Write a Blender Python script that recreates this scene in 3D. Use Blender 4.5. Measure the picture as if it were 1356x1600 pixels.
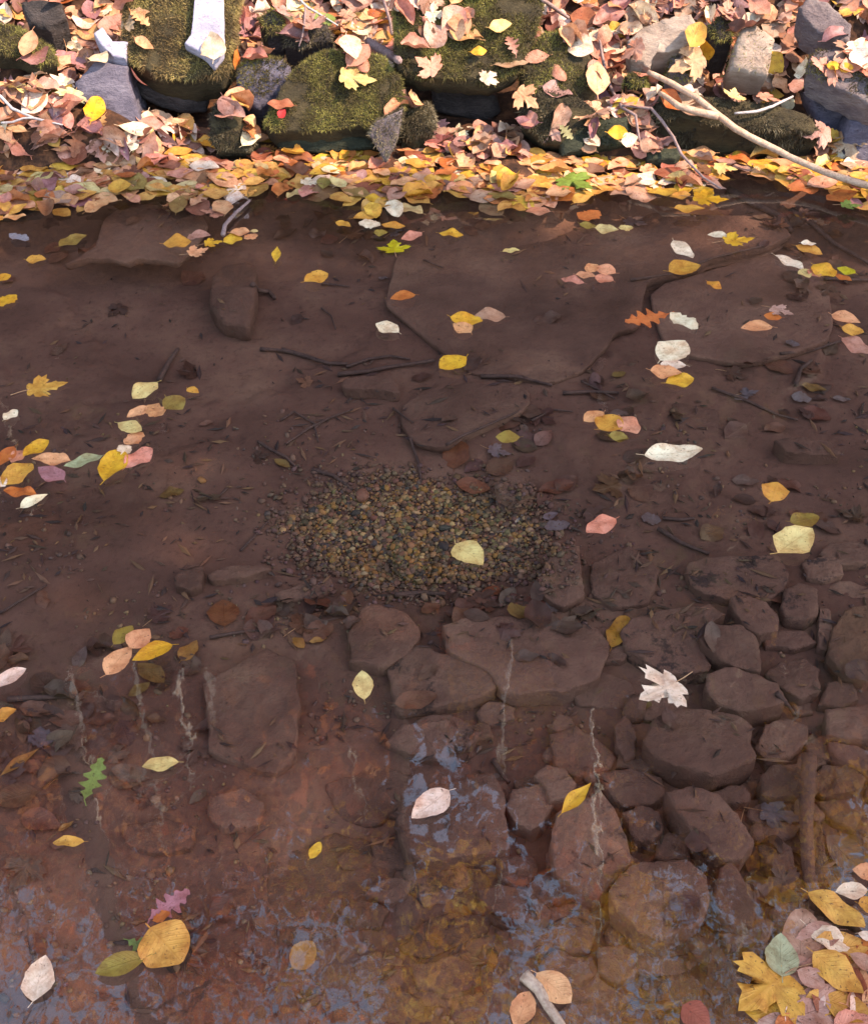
import bpy, math, random
import numpy as np
from mathutils import Vector, Matrix, noise
from mathutils.bvhtree import BVHTree

random.seed(7); np.random.seed(7)
for o in list(bpy.data.objects): bpy.data.objects.remove(o)
S = bpy.context.scene
C = S.collection

# ------------------------------------------------------------------ camera
CAM = Vector((0, 0, 1.5)); PITCH = math.radians(42); F = 1900.0; PW, PH = 1356.0, 1600.0
cd = bpy.data.cameras.new('camera'); cam = bpy.data.objects.new('camera', cd); C.objects.link(cam)
cam.location = CAM; cam.rotation_euler = (math.radians(90) - PITCH, 0, 0)
cd.sensor_fit = 'VERTICAL'; cd.sensor_height = 36.0; cd.lens = 36.0 * F / PH
cd.clip_start = 0.02; cd.clip_end = 500
S.camera = cam
# ------------------------------------------------------------------ sky, sun, exposure
SUN_AZ = math.radians(104); SUN_EL = math.radians(48)      # azimuth from +Y towards +X: from the right, along the stream
sdir = Vector((math.sin(SUN_AZ) * math.cos(SUN_EL), math.cos(SUN_AZ) * math.cos(SUN_EL), math.sin(SUN_EL)))
w = bpy.data.worlds.new('World'); S.world = w; w.use_nodes = True
nt = w.node_tree; bg = nt.nodes['Background']
sky = nt.nodes.new('ShaderNodeTexSky'); sky.sky_type = 'NISHITA'; sky.sun_disc = False
sky.sun_elevation = SUN_EL; sky.sun_rotation = SUN_AZ
sky.air_density = 1.0; sky.dust_density = 0.4; sky.ozone_density = 1.0
nt.links.new(sky.outputs[0], bg.inputs[0]); bg.inputs[1].default_value = 0.15
sl = bpy.data.lights.new('sun', 'SUN'); sl.energy = 2.0; sl.angle = math.radians(0.6); sl.color = (1.0, 0.91, 0.84)
so = bpy.data.objects.new('sun', sl); C.objects.link(so); so.rotation_euler = sdir.to_track_quat('Z', 'Y').to_euler()
S.view_settings.view_transform = 'Standard'; S.view_settings.look = 'None'
S.view_settings.gamma = 1.0; S.view_settings.exposure = 2.75
S.view_settings.use_white_balance = True; S.view_settings.white_balance_temperature = 8600; S.view_settings.white_balance_tint = 15
S.render.engine = 'CYCLES'
S.cycles.use_denoising = True
S.cycles.max_bounces = 8; S.cycles.transparent_max_bounces = 12; S.cycles.caustics_reflective = False
S.cycles.sample_clamp_indirect = 4.0

# ------------------------------------------------------------------ pixels of the photograph -> rays
FWD = Vector((0, math.cos(PITCH), -math.sin(PITCH))); UP = Vector((0, math.sin(PITCH), math.cos(PITCH))); RIGHT = Vector((1, 0, 0))
def ray(u, v):
    return (FWD + RIGHT * ((u - PW / 2) / F) - UP * ((v - PH / 2) / F)).normalized()
def on_z(u, v, z):
    d = ray(u, v); return CAM + d * ((z - CAM.z) / d.z)
def on_plane(u, v, p0, n):
    d = ray(u, v); return CAM + d * ((p0 - CAM).dot(n) / d.dot(n))
def to_px(p):
    q = Vector(p) - CAM; dz = q.dot(FWD)
    return (PW / 2 + F * q.dot(RIGHT) / dz, PH / 2 - F * q.dot(UP) / dz)
def inside(poly, x, y):
    r = False; n = len(poly); j = n - 1
    for i in range(n):
        xi, yi = poly[i]; xj, yj = poly[j]
        if (yi > y) != (yj > y) and x < (xj - xi) * (y - yi) / (yj - yi) + xi: r = not r
        j = i
    return r
# the photograph was studied in enlarged crops: (left, top, enlargement)
CROP = {1: (0, 0, 2.948), 2: (440, 0, 2.948), 3: (880, 0, 2.849), 4: (0, 300, 2.948), 5: (440, 300, 2.948), 6: (880, 300, 2.849),
        7: (0, 680, 2.948), 8: (400, 680, 2.712), 9: (880, 680, 2.849), 10: (0, 1100, 2.948), 11: (440, 1000, 2.667), 12: (880, 1100, 2.849), 0: (0, 0, 1.0)}
def full(c, x, y):
    a, b, s = CROP[c]; return (a + x / s, b + y / s)
def poly(c, *xy):
    return [full(c, xy[i], xy[i + 1]) for i in range(0, len(xy), 2)]

# ------------------------------------------------------------------ helpers
ALB = 0.62                                          # photograph values -> real base colours at this exposure
def lin(r, g=None, b=None):
    if g is None: r, g, b = r
    f = lambda c: (c / 255 / 12.92) if c / 255 <= 0.04045 else ((c / 255 + 0.055) / 1.055) ** 2.4
    return (f(r) * ALB, f(g) * ALB, f(b) * ALB, 1.0)
def tag(o, label=None, cat=None, group=None, kind=None):
    if label: o['label'] = label
    if cat: o['category'] = cat
    if group: o['group'] = group
    if kind: o['kind'] = kind
    return o
def mesh(name, verts, faces, mat=None, smooth=True):
    me = bpy.data.meshes.new(name)
    verts = np.asarray(verts, dtype=np.float32)
    if isinstance(faces, np.ndarray):
        k = faces.shape[1]; n = len(faces)
        me.vertices.add(len(verts)); me.vertices.foreach_set('co', verts.ravel())
        me.loops.add(n * k); me.loops.foreach_set('vertex_index', faces.ravel().astype(np.int32))
        me.polygons.add(n); me.polygons.foreach_set('loop_start', np.arange(0, n * k, k, dtype=np.int32))
        me.update(calc_edges=True)
    else:
        me.from_pydata([tuple(map(float, v)) for v in verts], [], faces); me.update()
    if smooth: me.polygons.foreach_set('use_smooth', np.ones(len(me.polygons), dtype=bool))
    if mat: me.materials.append(mat)
    return me
def obj(name, me, parent=None):
    o = bpy.data.objects.new(name, me); C.objects.link(o)
    if parent: o.parent = parent
    return o
def colour_attr(me, cols):
    a = me.color_attributes.new('tint', 'FLOAT_COLOR', 'POINT'); a.data.foreach_set('color', np.asarray(cols, dtype=np.float32).ravel())
def fbm(p, s, o=3):
    return noise.fractal(Vector(p) * s, 1.0, 2.0, o)

class NT:
    def __init__(s, name):
        s.m = bpy.data.materials.new(name); s.m.use_nodes = True; s.t = s.m.node_tree; s.t.nodes.clear()
        s.out = s.n('ShaderNodeOutputMaterial')
    def n(s, ty, **k):
        x = s.t.nodes.new(ty)
        for a, b in k.items(): setattr(x, a, b)
        return x
    def set(s, node, **k):
        for a, b in k.items():
            a = a.replace('_', ' ')
            if hasattr(b, 'is_output'): s.t.links.new(b, node.inputs[a])
            else: node.inputs[a].default_value = b
        return node
    def l(s, a, b): s.t.links.new(a, b)
    def noise(s, co, scale, detail=4, rough=0.6):
        x = s.n('ShaderNodeTexNoise'); s.set(x, Scale=scale, Detail=detail, Roughness=rough); s.l(co, x.inputs['Vector']); return x.outputs['Fac']
    def ramp(s, fac, stops):
        x = s.n('ShaderNodeValToRGB'); e = x.color_ramp.elements
        while len(e) < len(stops): e.new(0.5)
        for i, (p, c) in enumerate(stops):
            e[i].position = p; e[i].color = c if len(c) == 4 else (*c, 1)
        s.l(fac, x.inputs[0]); return x.outputs[0]
    def mix(s, fac, a, b, mode='MIX'):
        x = s.n('ShaderNodeMix', data_type='RGBA', blend_type=mode)
        for i, v in ((0, fac), (6, a), (7, b)):
            if hasattr(v, 'is_output'): s.l(v, x.inputs[i])
            else: x.inputs[i].default_value = v
        return x.outputs[2]
    def math(s, op, a, b=0.0, clamp=False):
        x = s.n('ShaderNodeMath', operation=op, use_clamp=clamp)
        for i, v in ((0, a), (1, b)):
            if hasattr(v, 'is_output'): s.l(v, x.inputs[i])
            else: x.inputs[i].default_value = v
        return x.outputs[0]
    def bump(s, h, strength, dist):
        x = s.n('ShaderNodeBump'); s.set(x, Strength=strength, Distance=dist); s.l(h, x.inputs['Height']); return x.outputs[0]
    def principled(s, col, rough=0.8, normal=None, spec=0.3):
        x = s.n('ShaderNodeBsdfPrincipled'); s.set(x, Roughness=rough)
        if hasattr(col, 'is_output'): s.l(col, x.inputs['Base Color'])
        else: x.inputs['Base Color'].default_value = col
        x.inputs['Specular IOR Level'].default_value = spec
        if normal: s.l(normal, x.inputs['Normal'])
        return x.outputs[0]
    def done(s, sh): s.l(sh, s.out.inputs[0]); return s.m
def pos(t): return t.n('ShaderNodeNewGeometry').outputs['Position']
def objrand(t): return t.n('ShaderNodeObjectInfo').outputs['Random']

# ------------------------------------------------------------------ materials
BG = Vector((0, 0, 0))
def silt_material(name, dark, mid, light, spots=None, spot_lo=0.62, bare=0.0):
    t = NT(name); p = pos(t)
    big = t.noise(p, 5, 5, 0.6); fine = t.noise(p, 90, 5, 0.7); grit = t.noise(p, 420, 2, 0.6)
    c = t.ramp(big, [(0.3, dark), (0.5, mid), (0.72, light)])
    c = t.mix(t.math('MULTIPLY', t.ramp(fine, [(0.35, (1, 1, 1)), (0.5, (0, 0, 0))]), 0.35), c, dark)
    sp = t.ramp(grit, [(0.70, (0, 0, 0)), (0.76, (1, 1, 1))])
    c = t.mix(t.math('MULTIPLY', sp, 0.25), c, light)
    if spots:
        m = t.ramp(t.noise(p, 14, 6, 0.75), [(spot_lo, (0, 0, 0)), (spot_lo + 0.06, (1, 1, 1))])
        c = t.mix(t.math('MULTIPLY', m, 0.8), c, spots)
    hsv = t.n('ShaderNodeHueSaturation'); t.l(c, hsv.inputs['Color'])
    t.l(t.math('ADD', t.math('MULTIPLY', objrand(t), 0.28), 0.86), hsv.inputs['Value'])
    h = t.math('ADD', t.math('ADD', t.math('MULTIPLY', fine, 0.8), t.math('MULTIPLY', grit, 0.35)), t.math('MULTIPLY', t.noise(p, 28, 4, 0.65), 1.4))
    return t.done(t.principled(hsv.outputs[0], 0.95, t.bump(h, 0.8, 0.007), 0.1))
SD, SM, SL_ = lin(96, 68, 58), lin(118, 85, 73), lin(142, 107, 90)
M_silt = silt_material('silt_stone', SD, SM, SL_)
M_silt_spot = silt_material('silt_stone_bare_patches', SD, SM, SL_, lin(52, 44, 44), 0.56)
M_silt_gold = silt_material('silt_stone_ochre', lin(90, 65, 56), lin(110, 80, 66), lin(128, 94, 72))
M_green_stone = silt_material('olive_stone', lin(88, 80, 52), lin(108, 98, 62), lin(126, 112, 74))

def ground_material():
    t = NT('ground'); p = pos(t)
    big = t.noise(p, 3.5, 6, 0.62); fine = t.noise(p, 70, 5, 0.7); grit = t.noise(p, 380, 2, 0.6)
    c = t.ramp(big, [(0.30, lin(88, 61, 52)), (0.5, lin(108, 76, 65)), (0.70, lin(130, 96, 80))])
    c = t.mix(t.math('MULTIPLY', t.ramp(fine, [(0.33, (1, 1, 1)), (0.47, (0, 0, 0))]), 0.4), c, lin(62, 43, 37))
    st = t.ramp(t.noise(p, 11, 6, 0.8), [(0.60, (0, 0, 0)), (0.70, (1, 1, 1))])
    c = t.mix(t.math('MULTIPLY', st, 0.3), c, lin(124, 98, 70))
    sp = t.ramp(grit, [(0.72, (0, 0, 0)), (0.78, (1, 1, 1))])
    c = t.mix(t.math('MULTIPLY', sp, 0.22), c, lin(150, 120, 100))
    # soil and old litter above the water line
    lit = t.ramp(t.noise(p, 26, 4, 0.7), [(0.3, lin(38, 28, 24)), (0.5, lin(74, 50, 38)), (0.7, lin(128, 84, 58))])
    sep = t.n('ShaderNodeSeparateXYZ'); t.l(p, sep.inputs[0])
    c = t.mix(t.math('MULTIPLY', t.math('ADD', sep.outputs['Z'], 0.02), 30.0, True), c, lit)
    h = t.math('ADD', fine, t.math('MULTIPLY', grit, 0.35))
    return t.done(t.principled(c, 0.95, t.bump(h, 0.5, 0.006), 0.1))
M_ground = ground_material()

def rock_material(name, a, b, c3, lichen=None, bump=0.9, rough=0.85):
    t = NT(name); p = pos(t)
    v = t.n('ShaderNodeMapping'); t.l(p, v.inputs[0]); v.inputs['Scale'].default_value = (1, 1, 2.6); v.inputs['Rotation'].default_value = (0.3, 0.2, 0)
    q = v.outputs[0]
    big = t.noise(q, 9, 6, 0.65); fine = t.noise(q, 75, 6, 0.75)
    c = t.ramp(t.math('ADD', t.math('MULTIPLY', big, 0.7), t.math('MULTIPLY', fine, 0.3)), [(0.35, a), (0.5, b), (0.66, c3)])
    if lichen:
        m = t.ramp(t.noise(p, 60, 4, 0.7), [(0.60, (0, 0, 0)), (0.64, (1, 1, 1))])
        c = t.mix(t.math('MULTIPLY', m, 0.6), c, lichen)
    return t.done(t.principled(c, rough, t.bump(t.math('ADD', big, t.math('MULTIPLY', fine, 0.6)), bump, 0.02), 0.2))
M_rock = rock_material('grey_rock', lin(96, 84, 88), lin(128, 112, 112), lin(158, 142, 136))
M_rock_pale = rock_material('pale_sandstone', lin(140, 118, 104), lin(172, 150, 134), lin(196, 176, 158), None, 0.6)
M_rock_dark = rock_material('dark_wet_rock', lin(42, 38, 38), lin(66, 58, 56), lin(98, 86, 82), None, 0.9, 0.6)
M_rock_slate = rock_material('blue_grey_slate', lin(70, 66, 78), lin(104, 98, 112), lin(138, 130, 142))
M_rock_lilac = rock_material('lichen_grey_slab', lin(150, 146, 162), lin(178, 172, 188), lin(196, 190, 202), lin(120, 112, 122), 0.5)
M_rock_moss = rock_material('moss_stained_rock', lin(46, 40, 30), lin(72, 62, 42), lin(96, 84, 58))
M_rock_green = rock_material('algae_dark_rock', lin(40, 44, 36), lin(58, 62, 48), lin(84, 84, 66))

def tint_material(name, rough=0.8, transl=0.0, objcol=False, veins=False, spec=0.3):
    t = NT(name)
    if objcol: base = t.n('ShaderNodeObjectInfo').outputs['Color']
    else:
        a = t.n('ShaderNodeVertexColor', layer_name='tint'); base = a.outputs[0]
    normal = None
    if veins:
        uv = t.n('ShaderNodeUVMap', uv_map='leaf').outputs[0]
        sep = t.n('ShaderNodeSeparateXYZ'); t.l(uv, sep.inputs[0]); u, v = sep.outputs[0], sep.outputs[1]
        au = t.math('ABSOLUTE', u)
        wv = t.math('SINE', t.math('MULTIPLY', t.math('SUBTRACT', v, t.math('MULTIPLY', au, 0.28)), 62.0))
        side = t.math('POWER', t.math('ADD', t.math('MULTIPLY', wv, 0.5), 0.5), 10.0)
        mid = t.math('SUBTRACT', 1.0, t.math('MULTIPLY', au, 14.0), True)
        vein = t.math('MAXIMUM', mid, t.math('MULTIPLY', side, 0.6))
        p = pos(t)
        blot = t.noise(p, 55, 4, 0.7); spot = t.noise(p, 190, 3, 0.6)
        base = t.mix(t.ramp(t.noise(p, 22, 3, 0.6), [(0.42, (0, 0, 0)), (0.66, (.8, .8, .8))]), base, t.mix(1.0, base, (0.94, 0.74, 0.66, 1), 'MULTIPLY'))
        d1 = t.mix(1.0, base, (0.50, 0.36, 0.28, 1), 'MULTIPLY')
        c = t.mix(t.math('MULTIPLY', t.ramp(blot, [(0.44, (0, 0, 0)), (0.64, (1, 1, 1))]), 0.6), base, d1)
        edge = t.ramp(au, [(0.55, (0, 0, 0)), (1.0, (1, 1, 1))])
        c = t.mix(t.math('MULTIPLY', t.math('MULTIPLY', edge, blot), 0.5), c, t.mix(1.0, base, (0.7, 0.42, 0.35, 1), 'MULTIPLY'))
        c = t.mix(t.math('MULTIPLY', t.ramp(spot, [(0.63, (0, 0, 0)), (0.68, (1, 1, 1))]), 0.75), c, lin(86, 52, 36))
        c = t.mix(t.math('MULTIPLY', vein, 0.30), c, t.mix(1.0, base, (0.72, 0.58, 0.46, 1), 'MULTIPLY'))
        base = c
        normal = t.bump(t.math('ADD', vein, t.math('MULTIPLY', blot, 0.8)), 0.5, 0.0012)
    sh = t.principled(base, rough, normal, spec)
    if transl:
        tr = t.n('ShaderNodeBsdfTranslucent'); t.l(base, tr.inputs[0])
        mx = t.n('ShaderNodeMixShader'); mx.inputs[0].default_value = transl; t.l(sh, mx.inputs[1]); t.l(tr.outputs[0], mx.inputs[2]); sh = mx.outputs[0]
    return t.done(sh)
M_leaf = tint_material('leaf', 0.55, 0.18, True, True)
M_leaf_stuff = tint_material('leaf_litter', 0.55, 0.18, False, True)
M_foliage = tint_material('foliage', 0.6, 0.5)
M_moss = tint_material('moss', 0.9, 0.2)
M_gravel = tint_material('gravel', 0.85)
M_pebble = tint_material('pebble', 0.8, 0, True)

def wood_material(name, a, b, scale=(60, 60, 6)):
    t = NT(name); p = pos(t)
    n1 = t.noise(p, 30, 5, 0.7); n2 = t.noise(p, 160, 3, 0.6)
    c = t.ramp(t.math('ADD', t.math('MULTIPLY', n1, 0.6), t.math('MULTIPLY', n2, 0.4)), [(0.35, a), (0.62, b)])
    return t.done(t.principled(c, 0.8, t.bump(t.math('ADD', n1, n2), 0.6, 0.003), 0.25))
M_wood_pale = wood_material('pale_stick', lin(150, 112, 92), lin(214, 182, 156))
M_wood_grey = wood_material('grey_stick', lin(112, 88, 86), lin(166, 138, 132))
M_wood_white = wood_material('weathered_twig', lin(150, 140, 140), lin(206, 196, 192))
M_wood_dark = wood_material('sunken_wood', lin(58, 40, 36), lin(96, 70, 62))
M_bark_dark = wood_material('dark_bark', lin(34, 26, 24), lin(66, 50, 44))
M_bark_pale = wood_material('pale_bark', lin(226, 212, 198), lin(300, 290, 276))

WATER_F0 = 0.085
def water_material():
    t = NT('water'); p = pos(t)
    mp = t.n('ShaderNodeMapping'); t.l(p, mp.inputs[0]); mp.inputs['Scale'].default_value = (1, 0.75, 1)
    n1 = t.noise(mp.outputs[0], 9, 2, 0.5); n2 = t.noise(mp.outputs[0], 34, 2, 0.5)
    b = t.bump(t.math('ADD', n1, t.math('MULTIPLY', n2, 0.16)), 0.5, 0.0010)
    lw = t.n('ShaderNodeLayerWeight'); lw.inputs['Blend'].default_value = 0.5; t.l(b, lw.inputs['Normal'])   # Schlick reflectance, the same from both sides
    fac = t.math('ADD', t.math('MULTIPLY', t.math('POWER', lw.outputs['Facing'], 5.0), 1 - WATER_F0), WATER_F0)
    tr = t.n('ShaderNodeBsdfTransparent'); tr.inputs[0].default_value = (0.96, 0.93, 0.90, 1)
    gl = t.n('ShaderNodeBsdfGlossy'); gl.inputs['Roughness'].default_value = 0.02; t.l(b, gl.inputs['Normal'])
    mx = t.n('ShaderNodeMixShader'); t.l(fac, mx.inputs[0]); t.l(tr.outputs[0], mx.inputs[1]); t.l(gl.outputs[0], mx.inputs[2])
    return t.done(mx.outputs[0])
M_water = water_material()

# ------------------------------------------------------------------ the ground sheet: stream bed, both banks, the wooded slope behind
YE = 3.25
heaps = []
for (u, v, r, h) in ((60, 190, 0.30, 0.13), (180, 215, 0.15, 0.06), (760, 235, 0.24, 0.10), (840, 250, 0.14, 0.06), (985, 200, 0.16, 0.12), (990, 250, 0.10, 0.05), (1320, 230, 0.2, 0.05), (660, 250, 0.1, 0.05)):
    p = on_z(u, v, 0.05); heaps.append((p.x, p.y, r, h))
NEST = on_z(660, 835, -0.13)
SINKS = []                                         # shallow pools of shade between cobbles
def ground_z(x, y):
    e = YE + 0.05 * math.sin(x * 2.3 + 1.0) + 0.03 * math.sin(x * 6.1)
    bed = -0.125 + 0.012 * noise.noise((x * 1.7, y * 1.7, 0)) + 0.005 * noise.noise((x * 6, y * 6, 3)) + 0.0022 * noise.noise((x * 19, y * 19, 5)) + 0.0012 * noise.noise((x * 55, y * 55, 9))
    if y > 1.7:
        q = 2.6 * noise.noise((x * 0.9 + y * 0.5 + 4, y * 1.3 - x * 0.4, 8)) + 0.35 * noise.noise((x * 7, y * 9, 2)) + 0.12 * noise.noise((x * 30, y * 30, 6)); fl = math.floor(q); fr_ = q - fl
        bed += 0.009 * (fl + min(1.0, max(0.0, (fr_ - 0.5) / 0.10)) ) * min(1.0, (y - 1.7) / 0.2)
    low = max(0.0, min(1.0, (1.55 - y) / 0.35)); bed -= 0.004 * low + 0.008 * low * max(0.0, min(1.0, (x - 0.02) / 0.2))
    dx, dy = (x - NEST.x) / 0.30, (y - NEST.y) / 0.17; bed -= 0.03 * math.exp(-(dx * dx + dy * dy) ** 2)
    if y > e - 0.35:
        k = min(1.0, (y - (e - 0.35)) / 0.35); k = k * k * (3 - 2 * k); bed = bed * (1 - k) + 0.005 * k
    z = bed
    if y > e: z += 0.10 * (min(y, 3.36) - e) if e < 3.36 else 0
    if y > 3.36: z += 0.72 * (min(y, 5.0) - 3.36)
    if y > 5.0: z += 0.95 * (min(y, 34) - 5.0)
    if y > e:
        z += 0.03 * noise.noise((x * 4, y * 4, 1)) + (0.5 * noise.noise((x * 0.3, y * 0.3, 2)) if y > 6 else 0)
    for (hx, hy, r, h) in heaps:
        d = ((x - hx) ** 2 + (y - hy) ** 2) / (r * r)
        if d < 6: z += h * math.exp(-d * 1.6)
    if y < 0.5:                                    # the near bank under the photographer
        k = min(1.0, (0.5 - y) / 0.35); z = z * (1 - k) + (0.06 + 0.03 * noise.noise((x * 3, y * 3, 4))) * k
    if y < -1.5: z += 0.12 * (-1.5 - y)
    return z
def axis(lo, hi, step, far_lo, far_hi):
    a = list(np.arange(lo, hi + 1e-6, step)); s = step; v = a[-1]
    while v < far_hi: s = min(s * 1.35, 3.0); v += s; a.append(v)
    s = step; v = a[0]; pre = []
    while v > far_lo: s = min(s * 1.35, 3.0); v -= s; pre.append(v)
    return np.array(pre[::-1] + a)
gx = axis(-1.75, 1.75, 0.0085, -60, 60); gy = axis(0.45, 4.2, 0.0095, -40, 60)
gv = np.array([(x, y, ground_z(x, y)) for y in gy for x in gx])
nx, ny = len(gx), len(gy)
ii = (np.arange(ny - 1)[:, None] * nx + np.arange(nx - 1)[None, :]).ravel()
gf = np.stack([ii, ii + 1, ii + nx + 1, ii + nx], 1)
ground = tag(obj('ground', mesh('ground', gv, gf, M_ground)), 'silty red-brown stream bed and leafy banks', kind='structure')

# ------------------------------------------------------------------ stones
BED_V, BED_F, BANK_V, BANK_F = [], [], [], []
def collect(V, Fc, verts, faces):
    o = len(V); V.extend([tuple(v) for v in verts]); Fc.extend([tuple(int(i) + o for i in f) for f in faces])
sel = (gv[:, 0] > -2) & (gv[:, 0] < 2) & (gv[:, 1] > 0.3) & (gv[:, 1] < 5.5)
fm = sel[gf].all(1)
idx = -np.ones(len(gv), int); idx[sel] = np.arange(sel.sum())
collect(BED_V, BED_F, gv[sel], idx[gf[fm]])
BANK_V, BANK_F = list(BED_V), list(BED_F)

def smooth_outline(pts, it):
    for _ in range(it):
        q = []
        for i in range(len(pts)):
            a, b = pts[i], pts[(i + 1) % len(pts)]
            q += [a * 0.75 + b * 0.25, a * 0.25 + b * 0.75]
        pts = q
    return pts
def resample(pts, m):
    n = len(pts); d = [(pts[(i + 1) % n] - pts[i]).length for i in range(n)]; tot = sum(d); out = []; i = 0; acc = 0
    for k in range(m):
        t = tot * k / m
        while acc + d[i] < t: acc += d[i]; i += 1
        out.append(pts[i].lerp(pts[(i + 1) % n], (t - acc) / max(d[i], 1e-9)))
    return out
def stone_mesh(name, pts, nrm, ext, T, r, mat, seed, soft=1, m=44, rough=1.0, under=0.86, dome=0.0, vary=True):
    """A stone whose upper face has the outline pts (points in a plane of normal nrm), thickness T along ext, edge radius r."""
    pts = resample(smooth_outline(pts, soft), m)
    c = sum(pts, Vector()) / len(pts)
    size = sum((p - c).length for p in pts) / len(pts); r = min(r, size * 0.6)
    s0 = 1 - r / size
    prof = [(0.0, 0), (0.22 * s0, 0), (0.45 * s0, 0), (0.68 * s0, 0), (0.86 * s0, 0), (s0, 0)]
    for k in (1, 2, 3, 4):
        a = k * math.pi / 8; prof.append((s0 + (1 - s0) * math.sin(a), r * (1 - math.cos(a)) * 0.85))
    sides = [(0.995, 0.35), (0.97, 0.6), (0.94, 0.8), (under, 1.0)]
    V = []; off = Vector((seed * 3.17 % 50, seed * 7.3 % 50, seed * 1.9 % 50))
    for j, (s, dn) in enumerate(prof):
        ring = pts if j else [c]
        for p in ring:
            q = c + (p - c) * s - nrm * dn + nrm * dome * size * (1 - s * s)
            V.append(q)
    for (s, k) in sides:
        for p in pts: V.append(c + (p - c) * s - nrm * r * 0.85 + ext * (T * k))
    W = []
    for q in V:
        a = noise.noise_vector(q * (2.2 / max(size, 0.03)) + off); b = noise.noise_vector(q * (6.5 / max(size, 0.03)) + off); d = noise.noise_vector(q * 60 + off)
        e = noise.noise_vector(q * 150 + off)
        W.append(q + (a * 0.032 * size + b * 0.032 * size + d * 0.0022 + e * 0.0009) * rough)
    Fc = []
    for k in range(m): Fc.append((0, 1 + k, 1 + (k + 1) % m))
    rings = len(prof) - 1 + len(sides)
    for j in range(rings - 1):
        a, b = 1 + j * m, 1 + (j + 1) * m
        for k in range(m):
            k2 = (k + 1) % m; Fc.append((a + k, b + k, b + k2, a + k2))
    # keep outward orientation
    n0 = (W[2] - W[1]).cross(W[0] - W[1]) if m > 2 else nrm
    me = mesh(name, W, Fc, mat)
    area = sum(((pts[i] - c).cross(pts[(i + 1) % m] - c)).dot(nrm) for i in range(m))
    if area < 0: me.flip_normals()
    return me, W, Fc

ZUP = Vector((0, 0, 1)); ZDN = Vector((0, 0, -1))
seedc = [0]
def bed_stone(outline, top, label, T=0.07, r=0.022, mat=None, soft=2, name='sunken_stone', cat='stone', tilt=(0, 0), dome=0.012, rough=1.2, group='stones lying on the stream bed', under=0.84, m=44):
    seedc[0] += 1
    cu = sum(p[0] for p in outline) / len(outline); cv = sum(p[1] for p in outline) / len(outline)
    p0 = on_z(cu, cv, top); n = Vector((tilt[0], tilt[1], 1)).normalized()
    pts = [on_plane(u, v, p0, n) for (u, v) in outline]
    me, W, Fc = stone_mesh(name, pts, n, ZDN, T, r, mat or M_silt, seedc[0], soft, dome=dome, rough=rough, under=under, m=m)
    o = tag(obj(name, me), label, cat, group); collect(BED_V, BED_F, W, Fc); return o
G = 'cobbles covered in brown silt'
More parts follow.
